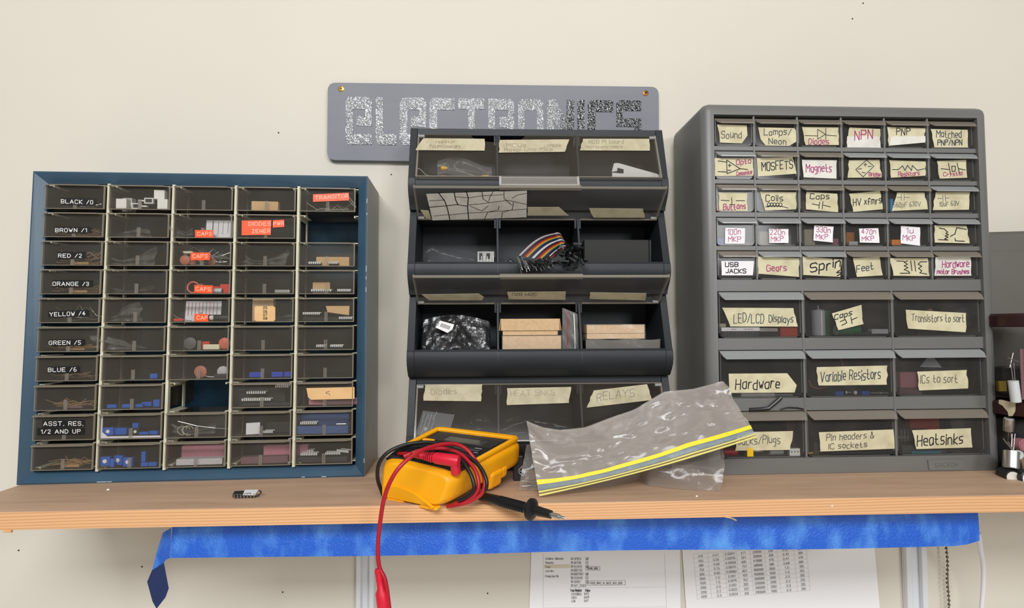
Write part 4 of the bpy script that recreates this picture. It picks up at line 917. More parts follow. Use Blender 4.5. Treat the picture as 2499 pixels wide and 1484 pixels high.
m = MB(); m.lathe((0, 0, .004), [(.0038, 0), (.0038, .0018), (.0012, .0022), (.0012, .009)], 'tin', 14, 'x'); comp('potentiometer', m, 'metal potentiometer between the two blue trimmers', 'electronic part', gpos(k, 2060, 962, .009), G.ya, smooth=40)
m = MB(); m.lathe((0, 0, .0036), [(.0024, 0), (.0024, .0010)], 'emboss_white', 14, 'y'); comp('knob_cap', m, 'white round cap between the blue trimmers', 'electronic part', gpos(k, 2088, 960, .008), G.ya, smooth=40)
m = MB(); m.lathe((-.012, 0, .0028), [(.0014, 0), (.0014, .010), (.0027, .011), (.0027, .015), (.0012, .016), (.0012, .024)], 'tin', 12, 'x'); comp('potentiometer', m, 'metal shaft lying at the right of the Variable Resistors drawer', 'electronic part', gpos(k, 2145, 962, .009), G.ya, smooth=40)
m = MB(); m.tube([(-.030, 0, .020), (-.028, -.001, .012), (-.018, -.001, .009), (-.004, 0, .012)], .0005, 'salmon_part', 6); m.tube([(.008, 0, .052), (.014, 0, .045), (.016, 0, .036)], .0005, 'salmon_part', 6)
comp('lead_wire', m, 'pink lead wires around the Variable Resistors label', 'wire', gpos(k, 2030, 950, .010), G.ya)
k = ('b', 1, 2)
gblock(k, 2212, 940, .014, .026, .020, .012, 'foam_pink', 'pink foam with pins left of the ICs label', 'foam', 'foam_block', dz=.009, rz=.05)
gblock(k, 2212, 950, .016, .030, .0085, .016, 'foam_mauve', 'dark foam under the pink foam', 'foam', 'foam_block')
m = MB(); m.hexa([(-.014, 0, .001), (.016, 0, 0), (.016, .0006, 0), (-.014, .0006, .001), (.004, .006, .016), (.008, .006, .016), (.008, .0066, .016), (.004, .0066, .016)], 'white_paper'); comp('paper_slip', m, 'folded white paper above the ICs label', 'paper', gpos(k, 2270, 890, .020, .034), G.ya)
gblock(k, 2300, 930, .026, .06, .034, .012, 'black_card', 'black foam behind the ICs label', 'foam', 'foam_block')
k = ('b', 2, 0)
grod(k, 1781, 1112, .010, .0052, .018, 'red_rubber', 'red plug at the left of the Jacks drawer', 'banana_plug', 'plug')
gblock(k, 1828, 1110, .008, .0082, .0115, .008, 'yellow_part', 'yellow plug below the Jacks label', 'plug', 'plug')
grod(k, 1849, 1108, .008, .0028, .0125, 'tin', 'silver jack sleeve right of the yellow plug', 'jack_sleeve', 'plug', dz=.004)
grod(k, 1893, 1108, .012, .0045, .018, 'silver_sleeve', 'pale jack in the middle of the Jacks drawer', 'audio_jack', 'plug')
def dd4(m):
    for q in (-.004, 0, .004): m.box(q - .0007, q + .0007, -.0033, -.0029, .0045, .0060, 'chip_black')
gblock(k, 1937, 1110, .008, .0135, .0092, .006, 'emboss_white', 'white three hole connector in the right of the Jacks drawer', 'connector', 'pin_connector', deco=dd4)
gblock(k, 1950, 1080, .030, .016, .040, .012, 'foam_mauve', 'dark red part behind the white three hole connector')
m = MB(); m.tube([(-.02, 0, 0), (-.006, 0, .0006), (.004, -.002, .002), (.016, -.003, .012), (.02, -.003, .0155)], .0024, 'black_rubber', 8); m.tube([(.020, 0, .0), (.030, -.001, .0026), (.042, -.001, .0018), (.050, 0, 0)], .0009, 'black_rubber', 8)
comp('cable_stub', m, 'black cable end poking out above the Jacks drawer', 'cable', G.w(G.uz(1862, 1000, .008)[0], .003, BR[2][0] + .0030), G.ya, smooth=40)
k = ('b', 2, 1)
m = MB(); m.tube([(-.04, 0, .0016), (-.025, 0, .003), (-.012, 0, .008), (0, 0, .007)], .0012, 'yellow_part', 6); comp('jumper_wire', m, 'yellow green wire at the left of the Pin headers drawer', 'wire', gpos(k, 2040, 1110, .010), G.ya, smooth=50)
gblock(k, 2100, 1115, .014, .09, .0040, .020, 'chip_black', 'black pin headers low in their drawer', 'connector', 'pin_header')
m = MB()
for q in range(7): m.box(-.0015 + q * 0, .0045, -.002, -.0015, .002 + q * .002, .0028 + q * .002, 'tin')
m.box(-.002, .004, -.0012, .002, 0, .017, 'chip_black'); comp('pin_header', m, 'upright pin header in the left corner of the Pin headers drawer', 'connector', gpos(k, 1988, 1090, .009), G.ya)
k = ('b', 2, 2)
m = MB(); m.box(-.022, .020, .004, .006, 0, .016, 'chip_black')
for q in range(9): m.box(-.020 + q * .0045, -.0184 + q * .0045, -.004, .004, .006, .0205, 'tin')
m.box(-.024, .022, -.004, .004, .0095, .0115, 'tin'); comp('heatsink', m, 'white finned heatsink left of the Heatsinks label', 'heatsink', gpos(k, 2228, 1070, .013, .010), G.ya + .06)
gblock(k, 2240, 1105, .020, .060, .0098, .024, 'grey_dark_plastic', 'dark grey heatsink slab under the finned one', 'heatsink', 'heatsink_slab')
gblock(k, 2250, 1035, .034, .042, .044, .010, 'red_part', 'copper red plate at the back of the Heatsinks drawer', 'heatsink', 'copper_plate', rz=.05)
gblock(k, 2330, 1035, .034, .018, .046, .010, 'grey_dark_plastic', 'grey block at the back right of the Heatsinks drawer', 'heatsink', 'heatsink_block')
m = MB(); m.tube([(-.022, 0, .006), (.0, 0, .0034), (.014, 0, .0012)], .0006, 'tin', 6); comp('lead_wire', m, 'bright wire lying under the Heatsinks label', 'wire', gpos(k, 2320, 1108, .007), G.ya)
gblock(k, 2260, 1112, .007, .040, .0030, .003, 'teal_card', 'teal strip at the bottom of the Heatsinks drawer', 'card', 'card_strip')

# ================================================================== charcoal tilt-bin organiser
KX, KW, KBD = -0.1217, 0.3445, 0.103
KO = np.array([KX, -0.1102, 0.0])
KS = 0.035
class KFr:
    o = KO
def kxf(p): return (p[0], p[1] + KS * p[2] * max(0.0, 1 - max(p[1], 0) / KBD), p[2])
def kw(x, d, z): q = kxf((x, d, z)); return np.array([q[0] + KX, q[1] + KO[1], q[2]])
org = thing('bin_organizer', 'charcoal plastic organiser of four stacked bins with clear flip lids, in the middle', 'organizer', KO)
ZT0, ZP = 0.4566, 0.1137
ztop = [ZT0 - ZP * k for k in range(3)] + [0.1213]
xs = [aty(1215, 650, -0.105)[0] - KX, aty(1419, 650, -0.105)[0] - KX]
PROF = [(.027, 0), (.0035, -.0715), (.0008, -.0745), (0, -.0790), (0, -.0850), (.0022, -.0915), (.0075, -.0985), (.0150, -.1055), (.0190, -.1100), (.0200, -.1137)]
for k in range(4):
    zt = ztop[k]; pf = [(d, zt + z) for d, z in PROF]
    if k == 2: pf = pf[:-2] + [(.0185, ztop[3] + .0002)]
    if k == 3: pf[-1] = (.020, 0.0004)
    zb = pf[-1][1]
    m = MB(kxf)
    side = pf + [(KBD, zb), (KBD, zt)]
    for a, b in ((0, .0095), (KW - .0095, KW)): m.prism(side, lambda p, t: (t, p[0], p[1]), a, b, 'charcoal_plastic')
    m.box(.0095, KW - .0095, .0268, KBD, zt - .010, zt - .0004, 'charcoal_plastic')
    m.box(.0095, KW - .0095, KBD - .003, KBD, zb, zt - .010, 'charcoal_inside')
    lip = pf[1:] + [(KBD - .003, zb), (KBD - .003, zt - .070), (.085, zt - .080), (.060, zt - .098), (.008, zt - .098), (.0045, zt - .092), (.0045, zt - .0715)]
    m.prism(lip, lambda p, t: (t, p[0], p[1]), .0095, KW - .0095, 'charcoal_plastic')
    m.build('bin_tier', org, smooth=28, bevel=.0008)
    for u in xs:
        m = MB(kxf); pl = [(.024, zt - .0105), (.0046, zt - .0715), (.009, zt - .0978), (.060, zt - .0978), (.085, zt - .0798), (KBD - .0031, zt - .0700), (KBD - .0031, zt - .0102)]
        m.prism(pl, lambda p, t: (t, p[0], p[1]), u - .0014, u + .0014, 'charcoal_plastic')
        for s_ in (-1, 1): m.box(u + s_ * .0030 - .0014, u + s_ * .0030 + .0014, .026, .030, zt - .024, zt - .0105, 'charcoal_plastic')
        m.build('bin_divider', org, bevel=.0004)
        m = MB(kxf); m.prism([(d - .0003, z) for d, z in pf[2:6]] + [(.004, pf[5][1]), (.004, pf[2][1])], lambda p, t: (t, p[0], p[1]), u - .0005, u + .0005, 'charcoal_inside'); m.build('lip_seam', org)

class Plane:     # a flat lid in space: hinge line point, across axis, down axis
    def __init__(s, o, e1, e2):
        s.o = np.array(o, float); s.a = np.array(e1, float); s.b = np.array(e2, float); s.n = np.cross(s.a, s.b); s.n = s.n / np.linalg.norm(s.n)
        if np.dot(s.n, CAM - s.o) < 0: s.n = -s.n
    def px(s, x, y, off=0.0):
        r = ray(x, y); t = np.dot(s.o + s.n * off - CAM, s.n) / np.dot(r, s.n); return CAM + r * t
def rel(o):
    def f(p): return (p[0] - o[0], p[1] - o[1], p[2] - o[2])
    return f
def sticker3(pl, root, parent, poly, mat, inks, off=.0004, name='label_tape', label='faded masking tape label', th=.0003):
    m = MB(rel(root)); F = [pl.px(x, y, off + th) for x, y in poly]; Bk = [p - pl.n * th for p in F]; n = len(F)
    A = [m.vert(p) for p in F]; C = [m.vert(p) for p in Bk]; m.face(A, mat); m.face(C[::-1], mat)
    for k in range(n): m.face((A[k], A[(k + 1) % n], C[(k + 1) % n], C[k]), mat)
    for lines, w_, mt in inks:
        for ln in lines: m.ribbon([pl.px(x, y, off + th + .00015) for x, y in ln], w_, pl.n, mt)
    o = m.build(name, parent)
    if label: o['label'] = label
    return o
def lid(k, opened, notch=False, tab=None):
    zt = ztop[k]; x0, x1 = .0104, KW - .0104
    h = kw(0, .0275, zt - .0120); f = kw(0, -.0275, zt + .0195) if opened else kw(0, -.0065, zt - (.0750 if k == 0 else .0790))
    if not opened: h = kw(0, .0225, zt - .0095)
    dn = f - h; L_ = np.linalg.norm(dn); dn = dn / L_
    P0 = np.array([KX + x0, h[1], h[2]])
    pl = Plane(P0, (1, 0, 0), dn); nn = pl.n if not opened else pl.n
    def at(u, v, w_): q = P0 + np.array([u, 0, 0]) + dn * v + nn * w_; return q
    Wd = x1 - x0
    m = MB(rel(KO)); th = .0016
    pts = [(0, 0), (Wd, 0), (Wd, L_), (0, L_)]
    if notch:
        c0, c1 = aty(1150, 326, h[1])[0] - P0[0], aty(1281, 326, h[1])[0] - P0[0]; cm = (c0 + c1) / 2; rr = (c1 - c0) / 2
        pts = [(0, 0)] + [(cm - rr * math.cos(t), .0135 * math.sin(t) ** .8) for t in np.linspace(0, math.pi, 15)] + [(Wd, 0), (Wd, L_), (0, L_)]
    A = [m.vert(at(u, v, 0)) for u, v in pts]; C = [m.vert(at(u, v, -th)) for u, v in pts]; n = len(A)
    m.face(A, 'lid_plastic'); m.face(C[::-1], 'lid_plastic')
    for j in range(n): m.face((A[j], A[(j + 1) % n], C[(j + 1) % n], C[j]), 'lid_edge')
    o = m.build('bin_lid', org); o['label'] = ('open smoky clear lid tipped up' if opened else 'closed smoky clear lid')
    m = MB(rel(KO))
    def bar(u0, u1, v0, v1, w0, w1, mt='lid_edge'): m.hexa([at(u0, v0, w0), at(u1, v0, w0), at(u1, v1, w0), at(u0, v1, w0), at(u0, v0, w1), at(u1, v0, w1), at(u1, v1, w1), at(u0, v1, w1)], mt)
    bar(0, .0022, 0, L_, -.004, .0006); bar(Wd - .0022, Wd, 0, L_, -.004, .0006); bar(.0022, Wd - .0022, L_ - .0014, L_, -.003, .0006)
    if not notch: bar(.0022, Wd - .0022, 0, .0012, -.002, .0006)
    m.build('lid_rim', o)
    m = MB(rel(KO))
    for u in (.001, Wd - .009): m.tube([at(u, .003, -.001), at(u + .008, .003, -.001)], .0022, 'clear_plastic', 10)
    m.build('hinge_pin', o, smooth=40)
    t0, t1 = xs[0] - .0104 + .002, xs[1] - .0104 - .002
    m = MB(rel(KO))
    if opened:
        bar(t0, t1, L_ - .003, L_ + .0012, -.004, .0012, 'lid_edge')
    elif tab:
        bar(t0, t1, L_, L_ + .0135, -.001, .0002, 'clear_plastic')
        for q in range(6): bar(t0 + .003, t1 - .003, L_ + .0018 + q * .0018, L_ + .0026 + q * .0018, .0002, .0012, 'lid_edge')
        bar(t0, t0 + .003, L_, L_ + .0135, .0002, .0022, 'clear_plastic'); bar(t1 - .003, t1, L_, L_ + .0135, .0002, .0022, 'clear_plastic'); bar(t0, t1, L_ + .0125, L_ + .015, -.001, .0022, 'clear_plastic')
    if m.v: m.build('finger_tab', o)
    return o, pl
def tx(*a, **k): return px_text(*a, **k)
l0, p0 = lid(0, False, True, True)
sticker3(p0, KO, l0, jag([(1033.5, 337.3), (1182.6, 338.7), (1182.6, 367.6), (1014.2, 366.3)], 4, 1.5), 'old_tape', [(tx('resistor', 1064, 349, 1110, 349, 7), .0005, 'ink_pale'), (tx('Potentiometers', 1049, 361, 1123, 361, 8), .0005, 'ink_pale')])
sticker3(p0, KO, l0, jag([(1219.9, 341.4), (1389.7, 340), (1378.7, 370.4), (1217, 372.3)], 4, 1.5), 'old_tape', [(tx('MCUs', 1236, 359, 1284, 359, 9), .0005, 'ink_pale'), (tx('LSP8266', 1329, 359, 1369, 358, 6), .0004, 'ink_pale'), (tx('Raspi Uno Pico', 1231, 369, 1348, 367, 7), .0005, 'ink_pale')])
sticker3(p0, KO, l0, jag([(1422.8, 338.7), (1584.4, 338.7), (1585.7, 367.6), (1415.1, 367)], 4, 1.5), 'old_tape', [(tx('RGB Pi board', 1437, 351, 1522, 350, 9), .0005, 'ink_pale'), (tx('microcontrollers', 1430, 361, 1519, 361, 6), .0004, 'ink_pale')])
l1, p1 = lid(1, True)
CR = [[(1070, 470), (1086, 492), (1092, 510), (1098, 536)], [(1108, 468), (1112, 488), (1118, 500), (1140, 503)], [(1138, 467), (1143, 484), (1141, 504), (1144, 537)], [(1046, 506), (1092, 502), (1118, 499)], [(1142, 500), (1170, 498), (1198, 494), (1240, 489), (1285, 499)], [(1176, 467), (1179, 486), (1195, 495)], [(1204, 467), (1196, 480), (1193, 490)], [(1230, 466), (1230, 484), (1248, 500)], [(1110, 480), (1143, 483), (1176, 478), (1228, 475)], [(1095, 525), (1142, 520), (1200, 517), (1285, 510)], [(1147, 503), (1176, 515), (1192, 502)], [(1182, 536), (1190, 518), (1216, 512), (1218, 503)], [(1224, 534), (1226, 518), (1250, 512), (1253, 494)], [(1250, 484), (1262, 476), (1285, 472)], [(1060, 527), (1094, 524)], [(1048, 490), (1086, 488)]]
sticker3(p1, KO, l1, [(1040.4, 474), (1286, 465.7), (1284.8, 530.6), (1055.6, 538)], 'pale_tape', [(CR, .0008, 'dark_slot'), ([c for c in CR[:4]], .0012, 'dark_slot')], name='cracked_label', label='white label cracked into plates')
sticker3(p1, KO, l1, jag([(1287.5, 505.7), (1364.8, 505.7), (1388.3, 526.4), (1287, 526.4)], 3, 1), 'old_tape', [])
sticker3(p1, KO, l1, jag([(1438, 508.5), (1569.2, 509.8), (1573.3, 531.4), (1449, 531.4)], 3, 1.4), 'old_tape', [])
sticker3(p1, KO, l1, [(1026, 513), (1046, 514), (1052, 535), (1040, 534)], 'old_tape', [])
l2, p2 = lid(2, True)
sticker3(p2, KO, l2, [(1029, 719), (1168.4, 716.9), (1180.8, 725.2), (1176, 733), (1047.5, 733)], 'old_tape', [])
sticker3(p2, KO, l2, jag([(1238, 712.8), (1380.7, 711.9), (1380.7, 732), (1241, 730.5)], 3, 1), 'old_tape', [(tx('USB MISC', 1250, 715, 1310, 715, -7), .0006, 'ink_grey')])
sticker3(p2, KO, l2, jag([(1440.6, 713.8), (1577.6, 716), (1574.5, 733), (1439.6, 730)], 3, 1), 'old_tape', [])
l3, p3 = lid(3, False)
sticker3(p3, KO, l3, jag([(1038.2, 938.2), (1177, 938.2), (1174, 979.4), (1033.5, 977.9)], 5, 1.5), 'old_tape', [(tx('Diodes', 1052, 962, 1114, 962, 13), .0004, 'ink_grey')])
sticker3(p3, KO, l3, jag([(1237.2, 947.5), (1394, 944.4), (1388.5, 983.5), (1237.2, 988.7)], 5, 1.5), 'old_tape', [(tx('HEAT SINKS', 1246, 966, 1354, 964, 13), .0004, 'ink_pale')])
sticker3(p3, KO, l3, jag([(1449, 953), (1579, 937.6), (1591.5, 976.3), (1431.9, 995)], 5, 2), 'old_tape', [(tx('RELAYS', 1457, 980, 1548, 966, 19), .0005, 'ink_grey')])

# ---- what lies in the bins
def KF(k): return ztop[k] - .0978
def wx(px, py, Y): return aty(px, py, Y)[0]
def wz(px, py, Y): return aty(px, py, Y)[2]
def carton(px0, px1, pyt, zb, Y, dp, label, lidf=None, film=False, name='cardboard_box', mat='kraft_card', rz=0.0, group=None):
    x0, x1 = wx(px0, pyt, Y), wx(px1, pyt, Y); z1 = wz((px0 + px1) / 2, pyt, Y); w_, h = x1 - x0, z1 - zb
    t = thing(name, label, 'box', ((x0 + x1) / 2, Y + dp / 2, zb), rz, group)
    if lidf:
        m = MB(); m.box(-w_ / 2 + .0022, w_ / 2 - .0022, -dp / 2 + .002, dp / 2 - .002, 0, h * .6, mat); m.build('box_base', t, bevel=.0005)
        m = MB(); m.box(-w_ / 2, w_ / 2, -dp / 2, dp / 2, h * lidf, h, mat)
        for s_ in (-1, 1): m.hexa([(s_ * (w_ / 2 + .0012), -dp / 2 - .0002, h * lidf), (s_ * (w_ / 2 + .0026), -dp / 2 + .001, h * lidf - .0002), (s_ * (w_ / 2 + .0026), dp / 2, h * lidf - .0002), (s_ * (w_ / 2 + .0012), dp / 2, h * lidf), (s_ * w_ / 2, -dp / 2 - .0002, h), (s_ * (w_ / 2 + .0006), -dp / 2, h), (s_ * (w_ / 2 + .0006), dp / 2, h), (s_ * w_ / 2, dp / 2, h)], 'tan_card')
        m.build('box_lid', t, bevel=.0005)
    else:
        m = MB(); m.box(-w_ / 2, w_ / 2, -dp / 2, dp / 2, 0, h, mat); m.box(-w_ / 2 - .0003, w_ / 2 + .0003, -dp / 2 - .0003, dp / 2, h * .38, h * .385 + .0004, 'dark_slot'); m.build('box_body', t, bevel=.0006)
    if film:
        m = MB(); g = .0009
        def fn(a, b):
            return (-w_ / 2 - g + a * (w_ + 2 * g), -dp / 2 - g - .0006 * math.sin(9 * a + 2 * b) * math.sin(3.1 * b), b * (h + g))
        m.grid(fn, 26, 10, 'shrink_film'); m.grid(lambda a, b: (-w_ / 2 - g + a * (w_ + 2 * g), -dp / 2 - g + b * dp, h + g + .0004 * math.sin(11 * a + 5 * b)), 20, 5, 'shrink_film')
        tag(m.build('shrink_wrap', t, smooth=60), 'shiny shrink wrap')
    return z1
zf = KF(2); Yb = -0.0890
z2 = carton(1226.5, 1369, 820, zf, Yb, .036, 'shrink wrapped brown cardboard box under the lidded one in the middle bin', film=True)
carton(1222.5, 1365.5, 778, z2 + .0010, Yb, .036, 'plain lidded brown cardboard box on top of the wrapped box, middle bin', lidf=.28)
z3 = wz(1520, 829, -.090)
bb = MB(); x0, x1 = wx(1429, 830, -.090), wx(1611, 830, -.090)
bb.grid(lambda a, b: (x0 + (x1 - x0) * a, -.091 - .0012 * math.sin(9 * a + 3 * b) * math.sin(3.14 * b), zf + .0004 + (z3 - zf) * b + .0008 * math.sin(13 * a) * b), 30, 8, 'shrink_film')
bb.box(x0 + .001, x1 - .001, -.0885, -.060, zf + .0004, z3 - .001, 'black_card')
comp('wrapped_package', bb, 'black wrapped package under the shiny brown box in the right bin', 'package', (0, 0, 0), smooth=60)
carton(1431, 1572, 793, z3 + .0012, -.0895, .034, 'brown box in shiny film lying on the black package, right bin', film=True, rz=.03)
# crumpled grey bag with a barcode sticker
bg = thing('antistatic_bag', 'crumpled clear grey bag with white barcode sticker in the left bin', 'bag', ((wx(1020, 800, -.09) + wx(1203, 800, -.09)) / 2, -.0745, zf + .0004))
bw = wx(1201, 800, -.09) - wx(1022, 800, -.09); zt_ = wz(1110, 768, -.088) - zf
rnd = random.Random(5)
tri = [[rnd.uniform(-1, 1) for _ in range(15)] for _ in range(11)]
def crump(a, b):
    x, y = a * 13.999, b * 9.999; i, j = int(x), int(y); fx, fy = x - i, y - j
    return tri[j][i] * (1 - fx) * (1 - fy) + tri[j][i + 1] * fx * (1 - fy) + tri[j + 1][i] * (1 - fx) * fy + tri[j + 1][i + 1] * fx * fy
def bagfn(s_):
    def fn(a, b):
        e = math.sin(math.pi * min(max(a, 0), 1)) ** .4
        x = (a - .5) * bw * (1 - .06 * b); z = zt_ * b * (.84 + .16 * math.sin(2.6 * a + .4)) ; y = s_ * (.012 * e * (1 - b * .9)) + .020 * b - .008 + .0030 * crump(a, b) * e
        return (x, y, z)
    return fn
m = MB(); m.grid(bagfn(-1), 42, 26, 'bag_plastic_dark'); m.grid(bagfn(1), 20, 12, 'black_card'); m.build('bag_film', bg, smooth=None)
Pb = Plane((0, -.0895, zf + .02), (1, 0, 0), (0, -.25, -1))
sp = [(1074, 782.5), (1108.5, 792), (1104, 804), (1092, 812.5), (1062.5, 799)]
bars = [[(1078 + k * 2.6, 789 + k * .9), (1074.5 + k * 2.6, 797 + k * .9)] for k in range(9)]
sticker3(Pb, np.array(bg.location), bg, sp, 'white_paper', [(bars, .0007, 'ink_black'), (px_text('LL', 1068, 796, 1072, 788, 3, jit=0), .0004, 'ink_black')], name='barcode_sticker', label='white barcode sticker', off=0.0)
# zip bag with a red stripe
zb_ = thing('zip_bag', 'small clear zip bag with a red stripe standing beside the cardboard boxes', 'bag', (wx(1393, 800, -.09), -.0855, zf + .0004))
wz_ = wx(1411, 800, -.09) - wx(1373, 800, -.09); hz = wz(1385, 752, -.088) - zf
m = MB(); m.grid(lambda a, b: ((a - .5) * wz_, .0035 * math.sin(3 * a + 4 * b) + .001 * math.sin(23 * b + 9 * a), hz * b * (1 - .10 * a)), 16, 34, 'bag_clear'); m.grid(lambda a, b: ((a - .5) * wz_ * .98, .006 + .002 * math.sin(5 * b), hz * b * (1 - .10 * a)), 8, 14, 'bag_clear'); m.build('bag_film', zb_, smooth=60)
m = MB(); m.grid(lambda a, b: ((.30 + .05 * a - .5) * wz_, -.0008 + .0035 * math.sin(3 * .3 + 4 * b), hz * (.02 + .92 * b)), 1, 20, 'red_rubber'); tag(m.build('zip_stripe', zb_), 'red zip stripe')
m = MB(); m.grid(lambda a, b: ((.70 + .05 * a + .08 * (1 - b) - .5) * wz_, -.0008 + .0035 * math.sin(3 * .7 + 4 * b), hz * (.02 + .88 * b)), 1, 20, 'emboss_white'); tag(m.build('zip_seam', zb_), 'white seam')
# second bin from the top
zf = KF(1)
x0, x1 = wx(1426, 600, -.082), wx(1589, 600, -.082); ht = wz(1500, 586, -.082) - zf
t = thing('black_box', 'matt black cardboard box in the right bin of the second tier', 'box', ((x0 + x1) / 2, -.066, zf + .0004))
m = MB(); m.box(-(x1 - x0) / 2, (x1 - x0) / 2 - .003, -.016, .016, 0, ht, 'black_card'); m.build('box_body', t, bevel=.0008)
m = MB(); m.hexa([((x1 - x0) / 2 - .0025, -.0165, .001), ((x1 - x0) / 2 - .0008, -.0165, 0), ((x1 - x0) / 2 + .002, .015, 0), ((x1 - x0) / 2, .015, .001), ((x1 - x0) / 2 - .0025, -.0165, ht - .001), ((x1 - x0) / 2 - .0002, -.0165, ht), ((x1 - x0) / 2 + .002, .015, ht), ((x1 - x0) / 2, .015, ht)], 'black_card'); m.build('box_flap', t)
def binbag(px0, px1, pyt, Y, zf, label, seed, mat='bag_clear', lift=lambda a: 1.0, amp=.002):
    x0, x1 = wx(px0, pyt, Y), wx(px1, pyt, Y); h = wz((px0 + px1) / 2, pyt, Y) - zf; rnd = random.Random(seed); q = [rnd.uniform(0, 6) for _ in range(5)]
    m = MB(); m.grid(lambda a, b: ((a - .5) * (x1 - x0), amp * (math.sin(8 * a + q[0] + 4 * b) + math.sin(13 * b + q[1]) + .5 * math.sin(21 * a + q[2])) + .012 * b, .0004 + h * b * lift(a)), 30, 16, mat)
    return comp('plastic_bag', m, label, 'bag', ((x0 + x1) / 2, Y, zf), 0, None, smooth=60)
binbag(1025, 1200, 592, -.083, zf, 'clear plastic bag sloping down in the left bin of the second tier', 3, 'bag_dim', lambda a: 1.0 - .42 * a if a > .12 else .6 + 3.2 * a)
m = MB(); m.box(-.011, .011, -.006, .008, 0, .012, 'chip_black'); m.box(-.011, .011, -.0075, -.006, .002, .0185, 'steel'); m.box(-.0085, -.0045, -.0085, -.0075, .008, .0165, 'chip_black'); m.box(.001, .0055, -.0085, -.0075, .009, .0160, 'dark_slot')
for q in range(6): m.box(-.010 + q * .004, -.0092 + q * .004, -.0092, -.0082, .0, .012, 'tin')
comp('metal_connector', m, 'silver socket connector in the clear bag, left bin of the second tier', 'connector', (wx(1187, 630, -.085), -.0815, zf + .0225), -.1)
blk = MB(); blk.box(-.02, .02, -.004, .02, 0, .0225, 'black_card'); comp('foam_block', blk, 'black foam block under the silver socket connector', 'foam', (wx(1183, 640, -.09), -.0815, zf + .0002), 0)
# rainbow ribbon cable
ROOT = atz(1320, 640, zf + .0005); ROOT = np.array([wx(1320, 640, -.09), -.090, zf + .0004])
rb = thing('ribbon_cable', 'rainbow ribbon cable with black pin connectors spilling over the second tier lip', 'cable', ROOT)
def cp(X, Y_, y): return aty(1180 + X / 8.33, 540 + Y_ / 8.33, y)
A0, A1, B0, B1 = cp(690, 690, -.116), cp(1440, 232, -.090), cp(1345, 815, -.122), cp(1610, 560, -.098)
STR = ['rb_brown', 'rb_white', 'rb_grey', 'rb_black', 'rb_brown', 'rb_red', 'rb_orange', 'rb_yellow', 'rb_green', 'rb_blue', 'rb_black', 'rb_white', 'rb_white', 'rb_black', 'rb_brown', 'rb_red', 'rb_orange', 'rb_yellow', 'rb_green', 'rb_blue', 'rb_black', 'rb_white', 'rb_black', 'rb_red', 'rb_brown']
for nm_, c_ in dict(brown=(52, 24, 22), white=(186, 180, 188), grey=(116, 108, 116), black=(18, 15, 17), red=(146, 30, 20), orange=(168, 78, 26), yellow=(190, 150, 48), green=(26, 78, 48), blue=(18, 28, 88)).items(): add('rb_' + nm_, c_, .4)
m = MB(rel(ROOT)); NS = len(STR)
def rfn(a, b):
    p = (A0 * (1 - a) + A1 * a) * (1 - b) + (B0 * (1 - a) + B1 * a) * b
    return p + np.array([0, -.005 * math.sin(math.pi * a), .006 * math.sin(math.pi * a) * (1 - b)])
for j in range(NS):
    def sf(a, b, j=j): q = rfn(a, (j + b) / NS); return q + np.array([0, -.0005 * math.sin(math.pi * b), 0])
    m.grid(sf, 12, 3, STR[j])
    def sf2(a, b, j=j):
        q = rfn(1.0, (j + b) / NS); s_ = a * math.pi * .55; return q + np.array([.008 * math.sin(s_) + .006 * a, .006 * a, .003 * math.sin(2 * s_) - .017 * a * a])
    m.grid(sf2, 8, 2, STR[j])
m.build('ribbon', rb, smooth=60)
rnd = random.Random(11)
pins = []
for k in range(46):
    a = k / 45; s0 = cp(690 + 620 * a + rnd.uniform(-25, 25), 720 + 70 * math.sin(a * 3) + rnd.uniform(-30, 40), -.117 - .004 * rnd.random())
    e0 = cp(800 + 640 * a + rnd.uniform(-60, 60), 1010 - 110 * a + rnd.uniform(-100, 60), -.119 - .010 * rnd.random()); pins.append((s0, e0))
for s0, e0 in pins:
    m = MB(rel(ROOT)); d_ = e0 - s0; m.tube([s0, s0 + d_ * .72], .0017, 'jet', 4); m.tube([s0 + d_ * .72, e0], .00024, 'steel', 4); m.build('pin_connector', rb)
for k in range(54):
    c_ = cp(1770 + rnd.gauss(0, 120), 690 + rnd.gauss(0, 130), -.112 - .010 * rnd.random()); ax = Vector((rnd.uniform(-.6, 1), rnd.uniform(-1.2, -.2), rnd.uniform(-.8, .6))).normalized()
    m = MB(rel(ROOT)); c_ = Vector(c_); m.tube([c_ - ax * .0055, c_ + ax * .0055], .0017, 'jet', 4)
    m.build('socket_connector', rb)
m = MB(); m.box(-.008, .008, -.005, .005, 0, .0245, 'black_rubber'); m.tube([(-.006, -.006, .026), (.0, -.007, .030), (.007, -.007, .025)], .0012, 'chip_black', 5); m.tube([(0, -.0072, .0285), (.006, -.0076, .0255)], .0004, 'tin', 4)
comp('cable_end', m, 'black cable end in the middle bin left of the rainbow ribbon', 'cable', (wx(1241, 635, -.085), -.0850, zf + .0004), .2)
